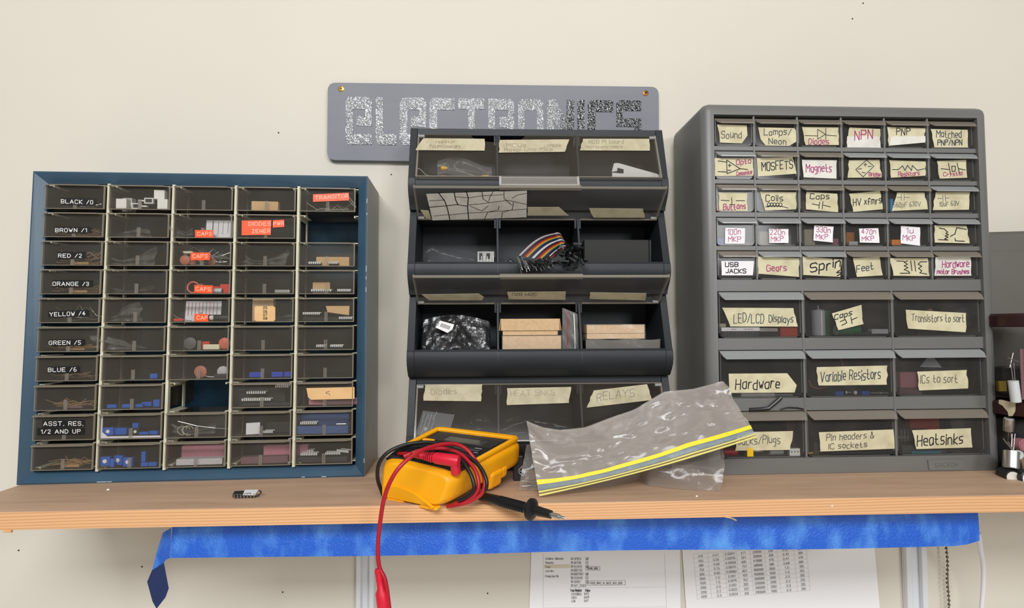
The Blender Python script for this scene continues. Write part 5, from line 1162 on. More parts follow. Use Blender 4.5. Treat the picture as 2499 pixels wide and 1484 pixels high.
# top bin
zf = KF(0)
binbag(1066, 1200, 378, -.082, zf, 'clear bag of yellow lamps behind the top left lid', 8, 'bag_clear', lambda a: .9 + .12 * math.sin(5 * a))
for px, py, n_ in ((1084, 411, 'upper left'), (1085, 434, 'lower left'), (1186, 433, 'right')):
    t = thing('lamp', 'small yellow lamp with wire leads in the top left bin, ' + n_ + ' one', 'electronic part', (wx(px, py, -.0885), -.0885, wz(px, py, -.0885) - .003), 0, 'yellow lamps in the top left bin')
    m = MB(); m.lathe((-.004, 0, .003), [(.0030, 0), (.0032, .001), (.0030, .006), (.0016, .0085)] if n_ != 'right' else [(.0016, -.003), (.0030, 0), (.0032, .006), (.003, .0075)], 'lamp_yellow', 12, 'x'); m.build('bulb', t, smooth=40)
    s_ = 1 if n_ != 'right' else -1
    m = MB(); m.tube([(s_ * .004, 0, .0035), (s_ * .024, 0, .001), (s_ * .046, 0, -.003)], .0004, 'tin', 5); m.build('lead', t)
    m = MB(); m.tube([(s_ * .004, 0, .0022), (s_ * .022, .001, -.002), (s_ * .042, .001, -.007)], .0004, 'tin', 5); m.build('lead', t)
m = MB(); q = [(1493, 421), (1498, 400), (1503, 398.5), (1511, 399), (1560, 413), (1600, 424), (1618, 431), (1601, 434), (1560, 434), (1530, 432), (1522, 420), (1512, 410), (1506, 409), (1505, 417), (1514, 421), (1522, 424), (1520, 432), (1497, 433)]
q = [(1493, 421), (1498, 400), (1503, 398.5), (1511, 399), (1560, 413), (1600, 424), (1618, 431), (1601, 436), (1540, 436), (1494, 436), (1494, 422), (1506, 423), (1512, 424), (1522, 424), (1522, 414), (1507, 410), (1506, 418), (1494, 420)]
pts = [(wx(x, y, -.0865), wz(x, y, -.0865)) for x, y in q]; cx_ = sum(p[0] for p in pts) / len(pts)
m.prism([(p[0] - cx_, p[1] - zf) for p in pts], lambda p, t: (p[0], t, p[1]), 0, .0012, 'emboss_white')
m.box(-.02, .03, .0014, .0024, 0.0004, .024, 'white_paper')
comp('bracket', m, 'white notched plastic bracket behind the top right lid', 'bracket', (cx_, -.0865, zf + .0004))
m = MB(); m.tube([(-.016, 0, .039), (-.010, 0, .036), (-.004, -.001, .029), (.010, -.001, .025), (.03, 0, .0215)], .0006, 'tin', 5); comp('lead_wire', m, 'bent silver wire at the left of the top left bin', 'wire', (wx(1046, 420, -.088), -.088, zf))
# bottom bin
zf = KF(3)
Pc = Plane((0, -.088, .06), (1, 0, 0), (0, -.42, -1))
t = thing('circuit_board', 'dark circuit board with white print inside the bottom left bin', 'circuit board', (wx(1060, 1040, -.095), -.09, zf))
Rt = np.array(t.location)
sticker3(Pc, Rt, t, [(1032, 1002), (1107, 1012), (1088, 1072), (1012, 1068)], 'pcb', [([[(1036 - k * 4, 1008 + k * 14), (1033 - k * 4, 1019 + k * 14)] for k in range(4)] + [[(1046, 1008), (1026, 1066)], [(1054, 1009), (1040, 1056)], [(1066, 1004), (1050, 1052)], [(1108, 1012), (1094, 1060)]], .0005, 'print_grey'), ([[(1048 + k * 6, 1012), (1044 + k * 6, 1024)] for k in range(3)], .0004, 'print_grey'), ([[(1035, 1046), (1041, 1048)], [(1038, 1043), (1037, 1051)], [(1036, 1050), (1041, 1044)]], .0008, 'emboss_white')], name='board', label=None, th=.001)
binbag(1216, 1400, 1010, -.092, zf, 'clear bag in the bottom middle bin', 14, 'bag_dim', lambda a: .7 + .3 * math.sin(3 * a))
binbag(1125, 1205, 1015, -.092, zf, 'clear bag right of the circuit board in the bottom left bin', 15, 'bag_dim', lambda a: .7 + .3 * math.sin(3 * a))
m = MB(); rnd = random.Random(3)
for q in range(5): m.obox((rnd.uniform(-.006, .006), rnd.uniform(-.003, .003), .030 + rnd.uniform(-.004, .004)), (.004, .001, .003), Matrix.Rotation(rnd.uniform(0, 3), 3, 'Y'), 'gold_part')
m.box(-.012, .012, .002, .012, 0, .030, 'chip_black'); comp('relay', m, 'relay with gold coloured contacts in the bottom right bin', 'electronic part', (wx(1503, 1000, -.095), -.088, zf))

# ================================================================== yellow multimeter
def lerp(a, b, t): return a + (b - a) * t
TNL, TNR, TFL, TFR = aty(927, 1116, -.212), aty(1113, 1160, -.252), aty(1066, 1046, -.128), aty(1275, 1070, -.150)
BNL, BNR, BFL, BFR = np.array([-.140, -.203, .0006]), atz(1080, 1246, -.0005), TFL + np.array([.003, .006, -.040]), TFR + np.array([-.002, .008, -.036])
def mt(a, b, c):
    top = lerp(lerp(TNL, TNR, a), lerp(TFL, TFR, a), b); bot = lerp(lerp(BNL, BNR, a), lerp(BFL, BFR, a), b)
    return lerp(bot, top, c)
MO = np.array([-.085, -.19, 0.0])
meter = thing('multimeter', 'yellow multimeter lying on the shelf with test leads wound around it', 'multimeter', MO)
def mloc(p): q = mt(*p); return tuple(q - MO)
m = MB(mloc)
def shell(u, v):     # rounded box section loft: v along the length, u around
    return None
NV, NU = 18, 40
def sec(t, b):
    n_ = 5.0; c_, s_ = math.cos(t), math.sin(t)
    r = (abs(c_) ** n_ + abs(s_) ** n_) ** (-1 / n_)
    return c_ * r, s_ * r
g = []
for j in range(NV + 1):
    b = j / NV
    end = min(1.0, math.sqrt(max(0.0, 1 - (1 - min(b / .13, 1)) ** 2)) * .34 + .66) * min(1.0, math.sqrt(max(0.0, 1 - (1 - min((1 - b) / .06, 1)) ** 2)) * .14 + .86)
    row = []
    for i in range(NU):
        x, z = sec(2 * math.pi * (i + .5) / NU, b)
        wv = 1 - .05 * math.exp(-((b - .42) / .10) ** 2)       # waist
        row.append(m.vert((.5 + .5 * x * (1 - (1 - end) * .38) * wv, b, .5 + .5 * z * (1 - (1 - end) * .34))))
    g.append(row)
for j in range(NV):
    for i in range(NU): m.face((g[j][i], g[j][(i + 1) % NU], g[j + 1][(i + 1) % NU], g[j + 1][i]), 'meter_yellow')
m.face(g[0], 'meter_yellow'); m.face(g[-1], 'meter_yellow')
# raised rim around the face
def slab(a0, a1, b0, b1, c0, c1, mat='meter_yellow', mm=None):
    (mm or m).hexa([(a0, b0, c0), (a1, b0, c0), (a1, b1, c0), (a0, b1, c0), (a0, b0, c1), (a1, b0, c1), (a1, b1, c1), (a0, b1, c1)], mat)
rimp = [(.03, .30), (.07, .24), (.07, .93), (.93, .93), (.93, .24), (.97, .30), (.985, .95), (.93, .995), (.07, .995), (.015, .95)]
m.prism(rimp, lambda p, t: (p[0], p[1], t), .93, 1.10, 'meter_yellow')
m.build('holster', meter, smooth=50, bevel=.002, bseg=3)
m = MB(mloc); slab(.045, .955, .07, .935, .90, 1.015, 'meter_black'); tag(m.build('face_panel', meter, bevel=.002), 'black meter face')
m = MB(mloc); slab(.12, .88, .64, .90, 1.015, 1.03, 'meter_grey'); slab(.30, .76, .66, .78, 1.03, 1.034, 'lcd'); tag(m.build('display', meter), 'grey display window')
for a, b, mat in ((.10, .565, 'meter_yellow'), (.33, .50, 'meter_grey'), (.52, .50, 'meter_grey'), (.71, .50, 'meter_grey'), (.42, .42, 'meter_grey'), (.62, .42, 'meter_grey')):
    m = MB(mloc); slab(a, a + .13, b + .0, b + .055, 1.015, 1.07, mat); m.build('button', meter, bevel=.0012)
m = MB(mloc)
for a, b, w_ in ((.36, .575, .07), (.55, .575, .07), (.74, .575, .08), (.45, .49, .06), (.66, .49, .08), (.30, .40, .05), (.80, .47, .05), (.30, .12, .07), (.55, .12, .09), (.72, .16, .05), (.30, .905, .12), (.50, .905, .10)):
    slab(a, a + w_, b, b + .010, 1.034 if b < .9 else 1.016, 1.036 if b < .9 else 1.020, 'print_grey')
m.build('face_print', meter)
m = MB(mloc)
ring = [(.5 + .17 * math.cos(t), .28 + .12 * math.sin(t)) for t in np.linspace(0, 2 * math.pi, 25)[:-1]]
m.prism(ring, lambda p, t: (p[0], p[1], t), 1.015, 1.12, 'meter_grey'); slab(.47, .53, .18, .38, 1.12, 1.2, 'meter_black'); m.build('rotary_dial', meter)
for a in (.16, .66):
    m = MB(mloc); slab(a, a + .26, -.005, .05, -.06 if a > .5 else -.03, .05, 'meter_yellow'); m.build('holster_tab', meter, bevel=.003, bseg=3)
m = MB(mloc); slab(.93, 1.03, .55, .70, -.18, .35, 'meter_yellow'); slab(.95, 1.02, .70, .78, -.02, .35, 'meter_yellow'); m.build('holster_clip', meter, bevel=.003, bseg=2)
m = MB(mloc)
N_ = 14; up_ = [(.10 + .78 * k / N_, .0, .36 - .31 * (k / N_) ** 1.4 + .13 * math.sin(math.pi * k / N_)) for k in range(N_ + 1)]
A = [m.vert((p[0], -.002, p[2])) for p in up_]; C = [m.vert((p[0], -.030, p[2] - .015)) for p in up_]; D_ = [m.vert((p[0], -.012, min(.06, p[2] - .02))) for p in up_]; E_ = [m.vert((p[0], .03, min(.05, p[2] - .03))) for p in up_]
for k in range(N_):
    for P_a, P_b in ((A, C), (C, D_), (D_, E_)): m.face((P_a[k], P_a[k + 1], P_b[k + 1], P_b[k]), 'meter_yellow')
m.build('tilt_stand', meter, smooth=25)

def smooth(pts, n=6):       # Catmull-Rom through points
    P = [np.array(p, float) for p in pts]; P = [2 * P[0] - P[1]] + P + [2 * P[-1] - P[-2]]; out = []
    for k in range(1, len(P) - 2):
        for j in range(n):
            t = j / n; a, b, c, d = P[k - 1:k + 3]
            out.append(.5 * (2 * b + (c - a) * t + (2 * a - 5 * b + 4 * c - d) * t * t + (3 * b - a - 3 * c + d) * t ** 3))
    return out + [P[-2]]
# loops around the meter: tuples are (pixel x, pixel y, depth y)
def pp(L_): return [aty(x, y, Y) - MO for x, y, Y in L_]
red = thing('test_lead', 'red test lead plugged into the meter and hanging over the shelf edge', 'test lead', MO)
RR = .0021
m = MB()
m.tube(smooth(pp([(952, 1500, -.278), (941, 1420, -.276), (926, 1385, -.274), (922, 1340, -.273), (927, 1280, -.274), (938, 1215, -.276), (958, 1165, -.276), (985, 1130, -.272), (1022, 1103, -.262), (1062, 1088, -.248), (1105, 1083, -.236), (1135, 1094, -.232), (1158, 1120, -.236), (1176, 1150, -.246), (1183, 1178, -.252), (1176, 1204, -.254), (1150, 1222, -.253), (1118, 1232, -.250), (1092, 1236, -.240)])), RR, 'red_rubber', 10)
m.build('lead_wire', red, smooth=60)
m = MB()
m.tube(smooth(pp([(985, 1114, -.225), (1030, 1098, -.222), (1075, 1094, -.224), (1120, 1106, -.232), (1152, 1136, -.244), (1166, 1166, -.252), (1166, 1196, -.255), (1146, 1218, -.253), (1110, 1230, -.245)])), RR, 'red_rubber', 10)
m.build('lead_wire', red, smooth=60)
m = MB(); m.tube(smooth(pp([(972, 1107, -.205), (1000, 1108, -.222), (1024, 1116, -.238)])), RR, 'red_rubber', 10); m.build('lead_wire', red, smooth=60)
m = MB()
P0, P1 = aty(1026, 1112, -.240) - MO, aty(1120, 1126, -.252) - MO
dv = P1 - P0
for k in range(6): m.tube([P0 + dv * (.02 + k * .055), P0 + dv * (.05 + k * .055)], .0034 + .0004 * k, 'red_plug', 12)
m.tube([P0, P0 + dv * .36], .0030, 'red_plug', 12)
m.tube([P0 + dv * .34, P0 + dv * .42, P0 + dv * .92, P0 + dv], [.0048, .0060, .0064, .0058], 'red_plug', 14)
m.tube([P0 + dv * .90, P0 + dv * .92 + np.array([.0, .004, -.013])], .0052, 'red_plug', 12)
tag(m.build('banana_plug', red, smooth=50), 'red banana plug')
m = MB(); Z0, Z1 = aty(922, 1388, -.274) - MO, aty(940, 1500, -.276) - MO; dz_ = Z1 - Z0
m.tube([Z0, Z0 + dz_ * .28, Z0 + dz_ * .42, Z0 + dz_ * .52, Z0 + dz_ * .8, Z0 + dz_], [.0028, .0034, .0036, .0060, .0066, .0050], 'red_plug', 14)
for k in range(5): q = Z0 + dz_ * (.04 + .055 * k); m.tube([q, q + dz_ * .02], .0036, 'red_plug', 12)
tag(m.build('probe_handle', red, smooth=45), 'red probe grip with ribbed strain relief')
blackl = thing('test_lead', 'black test lead wound around the meter ending in a metal tipped probe', 'test lead', MO)
m = MB()
m.tube(smooth(pp([(935, 1208, -.205), (922, 1170, -.210), (924, 1135, -.214), (942, 1108, -.214), (975, 1090, -.212), (1015, 1081, -.212), (1060, 1081, -.216), (1105, 1096, -.226), (1140, 1112, -.234), (1170, 1138, -.244), (1186, 1168, -.252), (1186, 1192, -.254), (1172, 1206, -.252), (1162, 1210, -.250)])), RR, 'black_rubber', 10)
m.build('lead_wire', blackl, smooth=60)
m = MB()
m.tube(smooth(pp([(945, 1122, -.205), (980, 1096, -.206), (1030, 1090, -.210), (1080, 1100, -.222), (1118, 1116, -.236), (1142, 1146, -.248), (1154, 1172, -.254), (1156, 1196, -.256), (1140, 1212, -.254), (1118, 1222, -.250)])), RR, 'black_rubber', 10)
m.build('lead_wire', blackl, smooth=60)
m = MB()
m.tube(smooth(pp([(960, 1112, -.20), (990, 1101, -.205), (1020, 1101, -.215)])), .0034, 'black_rubber', 10); m.build('lead_boot', blackl, smooth=60)
Q0, Q1 = atz(1164, 1208, .0085) - MO, atz(1345, 1256, .0045) - MO
dq = Q1 - Q0
m = MB(); m.tube([Q0, Q0 + dq * .05, Q0 + dq * .30, Q0 + dq * .66, Q0 + dq * .72, Q0 + dq * .80, Q0 + dq], [.0030, .0046, .0052, .0046, .0046, .0050, .0040], 'black_rubber', 16)
for k in range(12): m.tube([Q0 + dq * (.33 + k * .028), Q0 + dq * (.345 + k * .028)], .0055, 'black_rubber', 14)
m.build('probe_handle', blackl, smooth=40)
m = MB(); m.tube([Q0 + dq * .715, Q0 + dq * .735, Q0 + dq * .765, Q0 + dq * .80], [.0055, .0108, .0108, .0055], 'black_rubber', 20); m.build('finger_guard', blackl, smooth=40)
m = MB(); m.tube([Q1, Q1 + dq * .10], .0025, 'tin', 12); m.tube([Q1 + dq * .10, Q1 + dq * .15, Q1 + dq * .185], [.0016, .0016, .0003], 'tin', 12); tag(m.build('probe_tip', blackl, smooth=40), 'bare metal probe tip')

# small black knob between meter and bag
m = MB(); m.box(-.006, .006, -.006, .006, 0, .030, 'meter_black')
for a in (-.5, 0, .5): m.ribbon([(.0005, -.0064, .012 + a * .003), (.0045, -.0064, .012 + a * .011)], .0007, (0, -1, 0), 'print_grey')
comp('black_fitting', m, 'small black part with white ray marks between meter and crumpled bag', 'fitting', (aty(1264, 1110, -.138)[0], -.138, 0.0002), 0, bevel=.001)

# ================================================================== big zip bag
BO = np.array([.15, -.19, 0.0])
zbag = thing('zip_bag', 'large crumpled clear zip bag with yellow stripe lying across the shelf front', 'bag', BO)
C_TL, C_TR, C_BR, C_BL = aty(1285, 1028, -.178), aty(1766, 931, -.150), aty(1846, 1068, -.186), aty(1316, 1212, -.213)
rnd = random.Random(12)
NX, NY = 13, 7
tb = [[rnd.uniform(-1, 1) for _ in range(NX + 2)] for _ in range(NY + 2)]
def vn(a, b, tb=tb, nx=NX, ny=NY):
    x, y = min(max(a, 0), .9999) * nx, min(max(b, 0), .9999) * ny; i, j = int(x), int(y); fx, fy = x - i, y - j
    fx, fy = fx * fx * (3 - 2 * fx), fy * fy * (3 - 2 * fy)
    return tb[j][i] * (1 - fx) * (1 - fy) + tb[j][i + 1] * fx * (1 - fy) + tb[j + 1][i] * (1 - fx) * fy + tb[j + 1][i + 1] * fx * fy
TOPP = [(0, 1028), (.08, 1044), (.17, 1051), (.30, 1044), (.42, 1022), (.55, 1001), (.70, 957), (.85, 950), (1, 931)]
def topy(a):
    for (a0, y0), (a1, y1) in zip(TOPP, TOPP[1:]):
        if a <= a1: return y0 + (y1 - y0) * (a - a0) / (a1 - a0)
    return TOPP[-1][1]
def bag_pt(a, b, off=0.0):
    X = 1285 + (1766 - 1285) * a; Yd = -.178 + .028 * a
    top = aty(X, topy(a), Yd); bot = C_BL + (C_BR - C_BL) * a + np.array([0, 0, -.0035 * math.sin(math.pi * a)])
    p = top + (bot - top) * b
    e = min(1, b / .08) * min(1, max(0, (.80 - b)) / .18)
    return p + np.array([0, -fold_y(a, b) - off - (.0030 * vn(a, b) + .0012 * vn((a * 2.3) % 1, (b * 1.7) % 1)) * max(e, 0), .002 * vn(1 - a, b) * e])
def slope_at(a, b):      # how far each patch of the film leans back
    s_ = .62 - .25 * max(0, (b - .55)) / .45
    bc = .50 - .30 * a; w_ = .05 + .10 * min(1, max(0, (a - .22) / .5))
    if a > .22 and abs(b - bc) < w_: s_ = .27
    if a < .24 and abs(b - .46 - .3 * a) < .10 * (1 - a / .24): s_ = .27
    return s_
FTAB = []
for ia in range(49):
    acc, row = 0.0, [0.0]
    for ib in range(60): acc += (slope_at(ia / 48, (ib + .5) / 60) - .5) * .068 / 60; row.append(acc)
    FTAB.append([r_ - row[-1] * k / 60 for k, r_ in enumerate(row)])
def fold_y(a, b):
    x, y = min(max(a, 0), .9999) * 48, min(max(b, 0), .9999) * 60; i, j = int(x), int(y); fx, fy = x - i, y - j
    return FTAB[i][j] * (1 - fx) * (1 - fy) + FTAB[i + 1][j] * fx * (1 - fy) + FTAB[i][j + 1] * (1 - fx) * fy + FTAB[i + 1][j + 1] * fx * fy + .004 * math.sin(math.pi * b)
rel_b = rel(BO)
m = MB(rel_b); m.grid(lambda a, b: bag_pt(a, b * .79), 64, 30, 'bag_plastic')
m.grid(lambda a, b: bag_pt(a, b * .92) + np.array([0, .012 * math.sin(math.pi * b) + .004, 0]), 34, 14, 'bag_plastic')
m.build('bag_film', zbag, smooth=70)
m = MB(rel_b); m.grid(lambda a, b: bag_pt(a, .775 + b * .062, .0012), 48, 2, 'yellow_zip'); tag(m.build('zip_stripe', zbag, smooth=70), 'bright yellow zip stripe')
m = MB(rel_b); m.grid(lambda a, b: bag_pt(a, .836 + b * .082, .0008), 48, 3, 'bag_band'); tag(m.build('zip_band', zbag, smooth=70), 'blue grey band below the stripe')
for b0, b1 in ((.920, .948), (.964, .994)):
    m = MB(rel_b); m.grid(lambda a, b: bag_pt(a, b0 + b * (b1 - b0), .0018 + .0016 * math.sin(math.pi * b)), 48, 4, 'cream_zip'); tag(m.build('zip_track', zbag, smooth=70), 'pale yellow zip track')
m = MB(rel_b); m.grid(lambda a, b: bag_pt(a, .948 + b * .016, .0004), 48, 1, 'copper_tan'); m.build('zip_groove', zbag, smooth=70)
# the folded lower half resting on the board
LOW = [(1265, 1199), (1300, 1196), (1345, 1205), (1430, 1192), (1500, 1186), (1560, 1172), (1578, 1185), (1620, 1190), (1660, 1194), (1757, 1198)]
def lowfn(a, b):
    x = 1265 + (1757 - 1265) * a
    for (x0, y0), (x1, y1) in zip(LOW, LOW[1:]):
        if x <= x1 + 1e-6: yy = y0 + (y1 - y0) * (x - x0) / (x1 - x0); break
    f = atz(x, yy, .0006)
    bk = aty(1285 + (1762 - 1285) * a, 1085 if a < .1 else 1085 + 6 * math.sin(9 * a), -.158)
    p = f + (bk - f) * b
    return p + np.array([0, -.010 * math.sin(math.pi * b) - .004 * vn(a, b) * math.sin(math.pi * b), .004 * math.sin(math.pi * b) + .004 * abs(vn(1 - a, b)) * math.sin(math.pi * b)])
m = MB(rel_b); m.grid(lowfn, 60, 16, 'bag_low'); m.build('folded_film', zbag, smooth=70)
for k, (px, py, ln_, rz) in enumerate(((1286, 1190, .012, .1), (1296, 1184, .010, .6), (1284, 1176, .009, -.4), (1300, 1172, .010, .2), (1290, 1163, .008, .9))):
    p = atz(px, 1188 + (k % 2) * 4, .001); m = MB(); m.tube([(-ln_ / 2, 0, .0016), (ln_ / 2, 0, .0016)], .0013, 'tin', 8); m.tube([(ln_ / 2, 0, .0016), (ln_ / 2 + .0012, 0, .0016)], .0024, 'tin', 10)
    comp('metal_screw', m, 'one of the loose metal screws in the left corner of the large zip bag', 'screw', (p[0], p[1] + .004 * k, .0002 + .0034 * (k // 2)), rz, 'screws in the corner of the zip bag', smooth=40)

# small pinned connector on the board
p = atz(600, 1214, 0)
t = thing('edge_connector', 'small black and silver pinned connector lying in front of the blue cabinet', 'connector', p, .10)
m = MB(); m.hexa([(-.013, -.003, .0012), (.006, -.004, .0012), (.006, .003, .0012), (-.013, .003, .0012), (-.013, -.003, .005), (.006, -.003, .005), (.006, .004, .0065), (-.013, .004, .0065)], 'chip_black'); m.build('connector_body', t, bevel=.0004)
m = MB(); m.hexa([(-.002, -.0042, .0035), (.011, -.0050, .0030), (.011, .003, .0060), (-.002, .003, .0065), (-.002, -.0046, .0042), (.011, -.0054, .0037), (.012, .003, .0072), (-.002, .003, .0075)], 'silver_sleeve'); tag(m.build('metal_cover', t), 'silver cover')
m = MB()
for k in range(7): m.tube([(-.011 + k * .0034, -.0035, .0045), (-.0105 + k * .0034, -.0052, .0030), (-.010 + k * .0034, -.0056, .0002)], .00055, 'tin', 5)
m.tube([(.007, -.004, .001), (.014, -.003, .002), (.016, .001, .005), (.013, .003, .006)], .0007, 'chip_black', 6); m.build('pins', t)

# ================================================================== blue painter's tape under the shelf
TY = -.2060
tape = thing('painters_tape', 'wide strip of blue painters tape hanging under the shelf edge with a curled left end', 'tape', (0.08, TY, -.04))
tr_ = rel(np.array([0.08, TY, -.04]))
xa, xb = aty(418, 1290, TY)[0], aty(2391, 1262, TY)[0]
def tape_pt(a, b):
    x = xa + (xb - xa) * a
    yb = 1362 + (1333 - 1362) * a + 3 * math.sin(9 * a) * (1 - a) - 4 * max(0, (a - .965) / .035) ** 2 * 3
    zt_, zb_ = -TH + .0004, aty(418 + (2391 - 418) * a, yb, TY)[2]
    return np.array([x, TY + .004 * math.sin(math.pi * b) * 0 + .0035 * (1 - b) ** 2 + .0015 * math.sin(14 * a) * b, zt_ + (zb_ - zt_) * b])
m = MB(tr_); m.grid(tape_pt, 60, 8, 'tape_blue_sheen'); m.build('tape_strip', tape, smooth=60)
m = MB(tr_)      # curled end, first bending back then down
E0 = [aty(418, 1288, TY), aty(398, 1300, TY + .004), aty(386, 1335, TY + .010), aty(371, 1392, TY + .012)]
E1 = [aty(416, 1362, TY), aty(410, 1364, TY + .002), aty(405, 1366, TY + .004), aty(400, 1373, TY + .006)]
A = [m.vert(p) for p in E0]; C = [m.vert(p) for p in E1]
for k in range(3): m.face((A[k], A[k + 1], C[k + 1], C[k]), 'tape_blue_sheen')
tag(m.build('tape_curl', tape), 'bent back end of the tape')
m = MB(tr_)
F = [(371, 1392, TY + .012), (400, 1373, TY + .006), (412, 1436, TY + .010), (404, 1458, TY + .013), (382, 1486, TY + .018), (372, 1468, TY + .018), (359, 1420, TY + .014)]
m.poly([aty(*q) for q in F], 'tape_blue_back'); tag(m.build('tape_tail', tape), 'dark sticky side of the tape tail')

# ================================================================== lower wall: rails, papers, chain, cord
for (x0, x1), lb in (((868, 912), 'white metal wall rail under the shelf behind the hanging red lead'), ((2214, 2266), 'white metal wall rail under the shelf near its right end')):
    a, b = aty(x0, 1400, -.012)[0], aty(x1, 1400, -.012)[0]
    t = thing('wall_rail', lb, 'shelf rail', ((a + b) / 2, -.0006, -.5)); w_ = (b - a) / 2
    m = MB(); m.box(-w_, w_, -.0030, 0, 0, .47, 'white_metal'); m.box(-w_, -w_ * .45, -.011, -.003, 0, .47, 'white_metal'); m.box(w_ * .45, w_, -.011, -.003, 0, .47, 'white_metal'); m.build('rail_channel', t, bevel=.0015, bseg=3)
    m = MB(); m.hexa([(-.003, -.09, .4645), (.003, -.09, .4645), (.003, -.003, .38), (-.003, -.003, .38), (-.003, -.09, .4818), (.003, -.09, .4818), (.003, -.003, .4818), (-.003, -.003, .4818)], 'white_metal'); m.build('bracket_arm', t)
def paper_sheet(q, mat, label, draws, Y=-.0012):
    P = [aty(x, y, Y) for x, y in q]; o = np.array([sum(p[0] for p in P) / 4, Y, min(p[2] for p in P)])
    t = thing('printed_sheet', label, 'paper', o)
    m = MB(rel(o)); m.prism([(p[0], p[2]) for p in P], lambda p, t_: (p[0], t_, p[1]), Y - .0003, Y, mat); m.build('sheet', t)
    m = MB(rel(o)); k = 0
    for lines, w_, mt_ in draws:
        for ln in lines:
            m.ribbon([aty(x, y, Y - .0005 - .000002 * k) for x, y in ln], w_, (0, -1, 0), mt_); k += 1
    tag(m.build('printed_text', t), 'printed table and text', kind=None)
    return t
D1 = []
def pr(txt, x, y, h=6.5, w_=None, ink='ink_grey', lw=.00034, dy=0.0):
    wd = (w_ or len(txt) * h * .72); D1.append((px_text(txt, x, y, x + wd, y + dy, h, jit=.08), lw, ink))
for i, s_ in enumerate(('Oscillator calibration', 'Memories', 'Fuses', 'Lock bits', 'Production file')): pr(s_, 1331, 1366 + (0, 10, 20, 30, 43)[i], 5, {0: 44, 1: 20, 2: 12, 3: 20, 4: 32}[i])
for i, s_ in enumerate(('SPIEN', 'WDTON', 'EESAVE', 'BOOTSZ', 'BOOTRST', 'CKDIV8', 'CKOUT', 'SUT_CKSEL')):
    y = 1364 + i * 9.3; pr(s_, 1401, y + 3, 5.5, len(s_) * 3.3); D1.append(([[(1394, y - 2), (1398, y - 2), (1398, y + 2), (1394, y + 2), (1394, y - 2)]], .0006, 'ink_grey'))
    if i not in (3, 7): D1.append(([[(1430, y - 2.5), (1435, y - 2.5), (1435, y + 2.5), (1430, y + 2.5), (1430, y - 2.5)]] + ([[(1431, y), (1433, y + 2), (1436, y - 3)]] if i in (0, 2, 4) else []), .0005, 'ink_grey'))
pr('2048W_0800', 1433, 1390, 5, 26); pr('EXTXOSC_8MHZ_XX_16KCK_14CK_65MS', 1433, 1426, 5, 86)
D1.append(([[(1430, 1418), (1526, 1417), (1526, 1428), (1430, 1429), (1430, 1418)], [(1430, 1383), (1464, 1383), (1464, 1392), (1430, 1392), (1430, 1383)]], .0004, 'ink_pale'))
pr('Fuse Register', 1393, 1444, 6, 27, 'ink_black', .0005); pr('Value', 1428, 1444, 6, 12, 'ink_black', .0005)
for i, (a, b) in enumerate((('EXTENDED', '0xFD'), ('HIGH', '0xD9'), ('LOW', '0xFF'))): pr(a, 1395, 1453 + i * 8.5, 5.5, len(a) * 3); pr(b, 1426, 1452 + i * 8.5, 5.5, 11)
D1.append(([[(1326, 1352), (1326, 1484)], [(1622, 1350), (1627, 1484)], [(1391, 1435), (1626, 1433)], [(1326, 1484), (1626, 1481)]],   .0003, 'print_grey'))
D1.append(([[(1331, 1383), (1388, 1382)]], .0050, 'paper_tan'))
D1 = D1[-1:] + D1[:-1]
paper_sheet([(1291, 1510), (1661, 1510), (1659, 1330), (1297, 1330)], 'paper', 'white printed sheet with tick boxes on the wall below the shelf', D1)
D1 = []
ROWS = ['470 0.47 0.00047 471 220000 220 0.22 224', '560 0.56 0.00056 561 330000 330 0.33 334', '680 0.68 0.00068 681 470000 470 0.47 474', '750 0.75 0.00075 751 680000 680 0.68 684', '820 0.82 0.00082 821 1000000 1000 1.0 105', '1000 1.0 0.001 102 1500000 1500 1.5 155', '1500 1.5 0.0015 152 2000000 2000 2.0 205', '2000 2.0 0.002 202 2200000 2200 2.2 225', '2200 2.2 0.0022 222 3300000 3300 3.3 335', '3300 3.3 0.0033 332 3900000 3900 3.9 395']
CX = [1692, 1727, 1766, 1797, 1830, 1865, 1896, 1937, 1968]
def tp(cx, row): return (cx + (row * 1.0), 1353 + row * 10.9 - (cx - 1692) * .078 + row * .05)
for r_, rw in enumerate(ROWS):
    for c_, s_ in enumerate(rw.split()):
        x0, y0 = tp(CX[c_], r_); wd = len(s_) * 3.4; mid = (CX[c_ + 1] - CX[c_]) / 2; pr(s_, x0 + mid - wd / 2, y0 + 8, 5.2, wd, 'ink_grey', .00036, -.078 * wd)
grid_ = [[tp(1692, r_), tp(1968, r_)] for r_ in range(11)] + [[tp(c_, 0), tp(c_, 10)] for c_ in CX]
D1.append((grid_, .00025, 'print_grey'))
paper_sheet([(1676, 1510), (2149, 1510), (2133, 1325), (1664, 1330)], 'paper', 'white sheet with a printed table of numbers on the wall below the shelf', D1, -.0016)
m = MB(); x_ = aty(2312, 1400, -.012)[0]
for k in range(34):
    z = -.035 - k * .0062; r_ = .0020
    m.lathe((x_ + .0008 * math.sin(k * .7), -.012, z), [(.0004, -r_), (r_ * .8, -r_ * .6), (r_, 0), (r_ * .8, r_ * .6), (.0004, r_)], 'bead_metal', 8, 'z', close=False)
m.tube([(x_, -.012, -.019), (x_ + .001, -.012, -.25)], .0006, 'bead_metal', 5)
tag(m.build('bead_chain', smooth=60), 'thin dark bead chain hanging below the shelf near the right rail', 'chain')
m = MB(); m.tube(smooth([aty(2388, 1300, -.10), aty(2393, 1340, -.08), aty(2400, 1385, -.06), aty(2399, 1440, -.05), aty(2394, 1500, -.05)]), .0030, 'white_rubber', 10)
tag(m.build('power_cord', smooth=60), 'white cord hanging below the right end of the blue tape', 'cord')

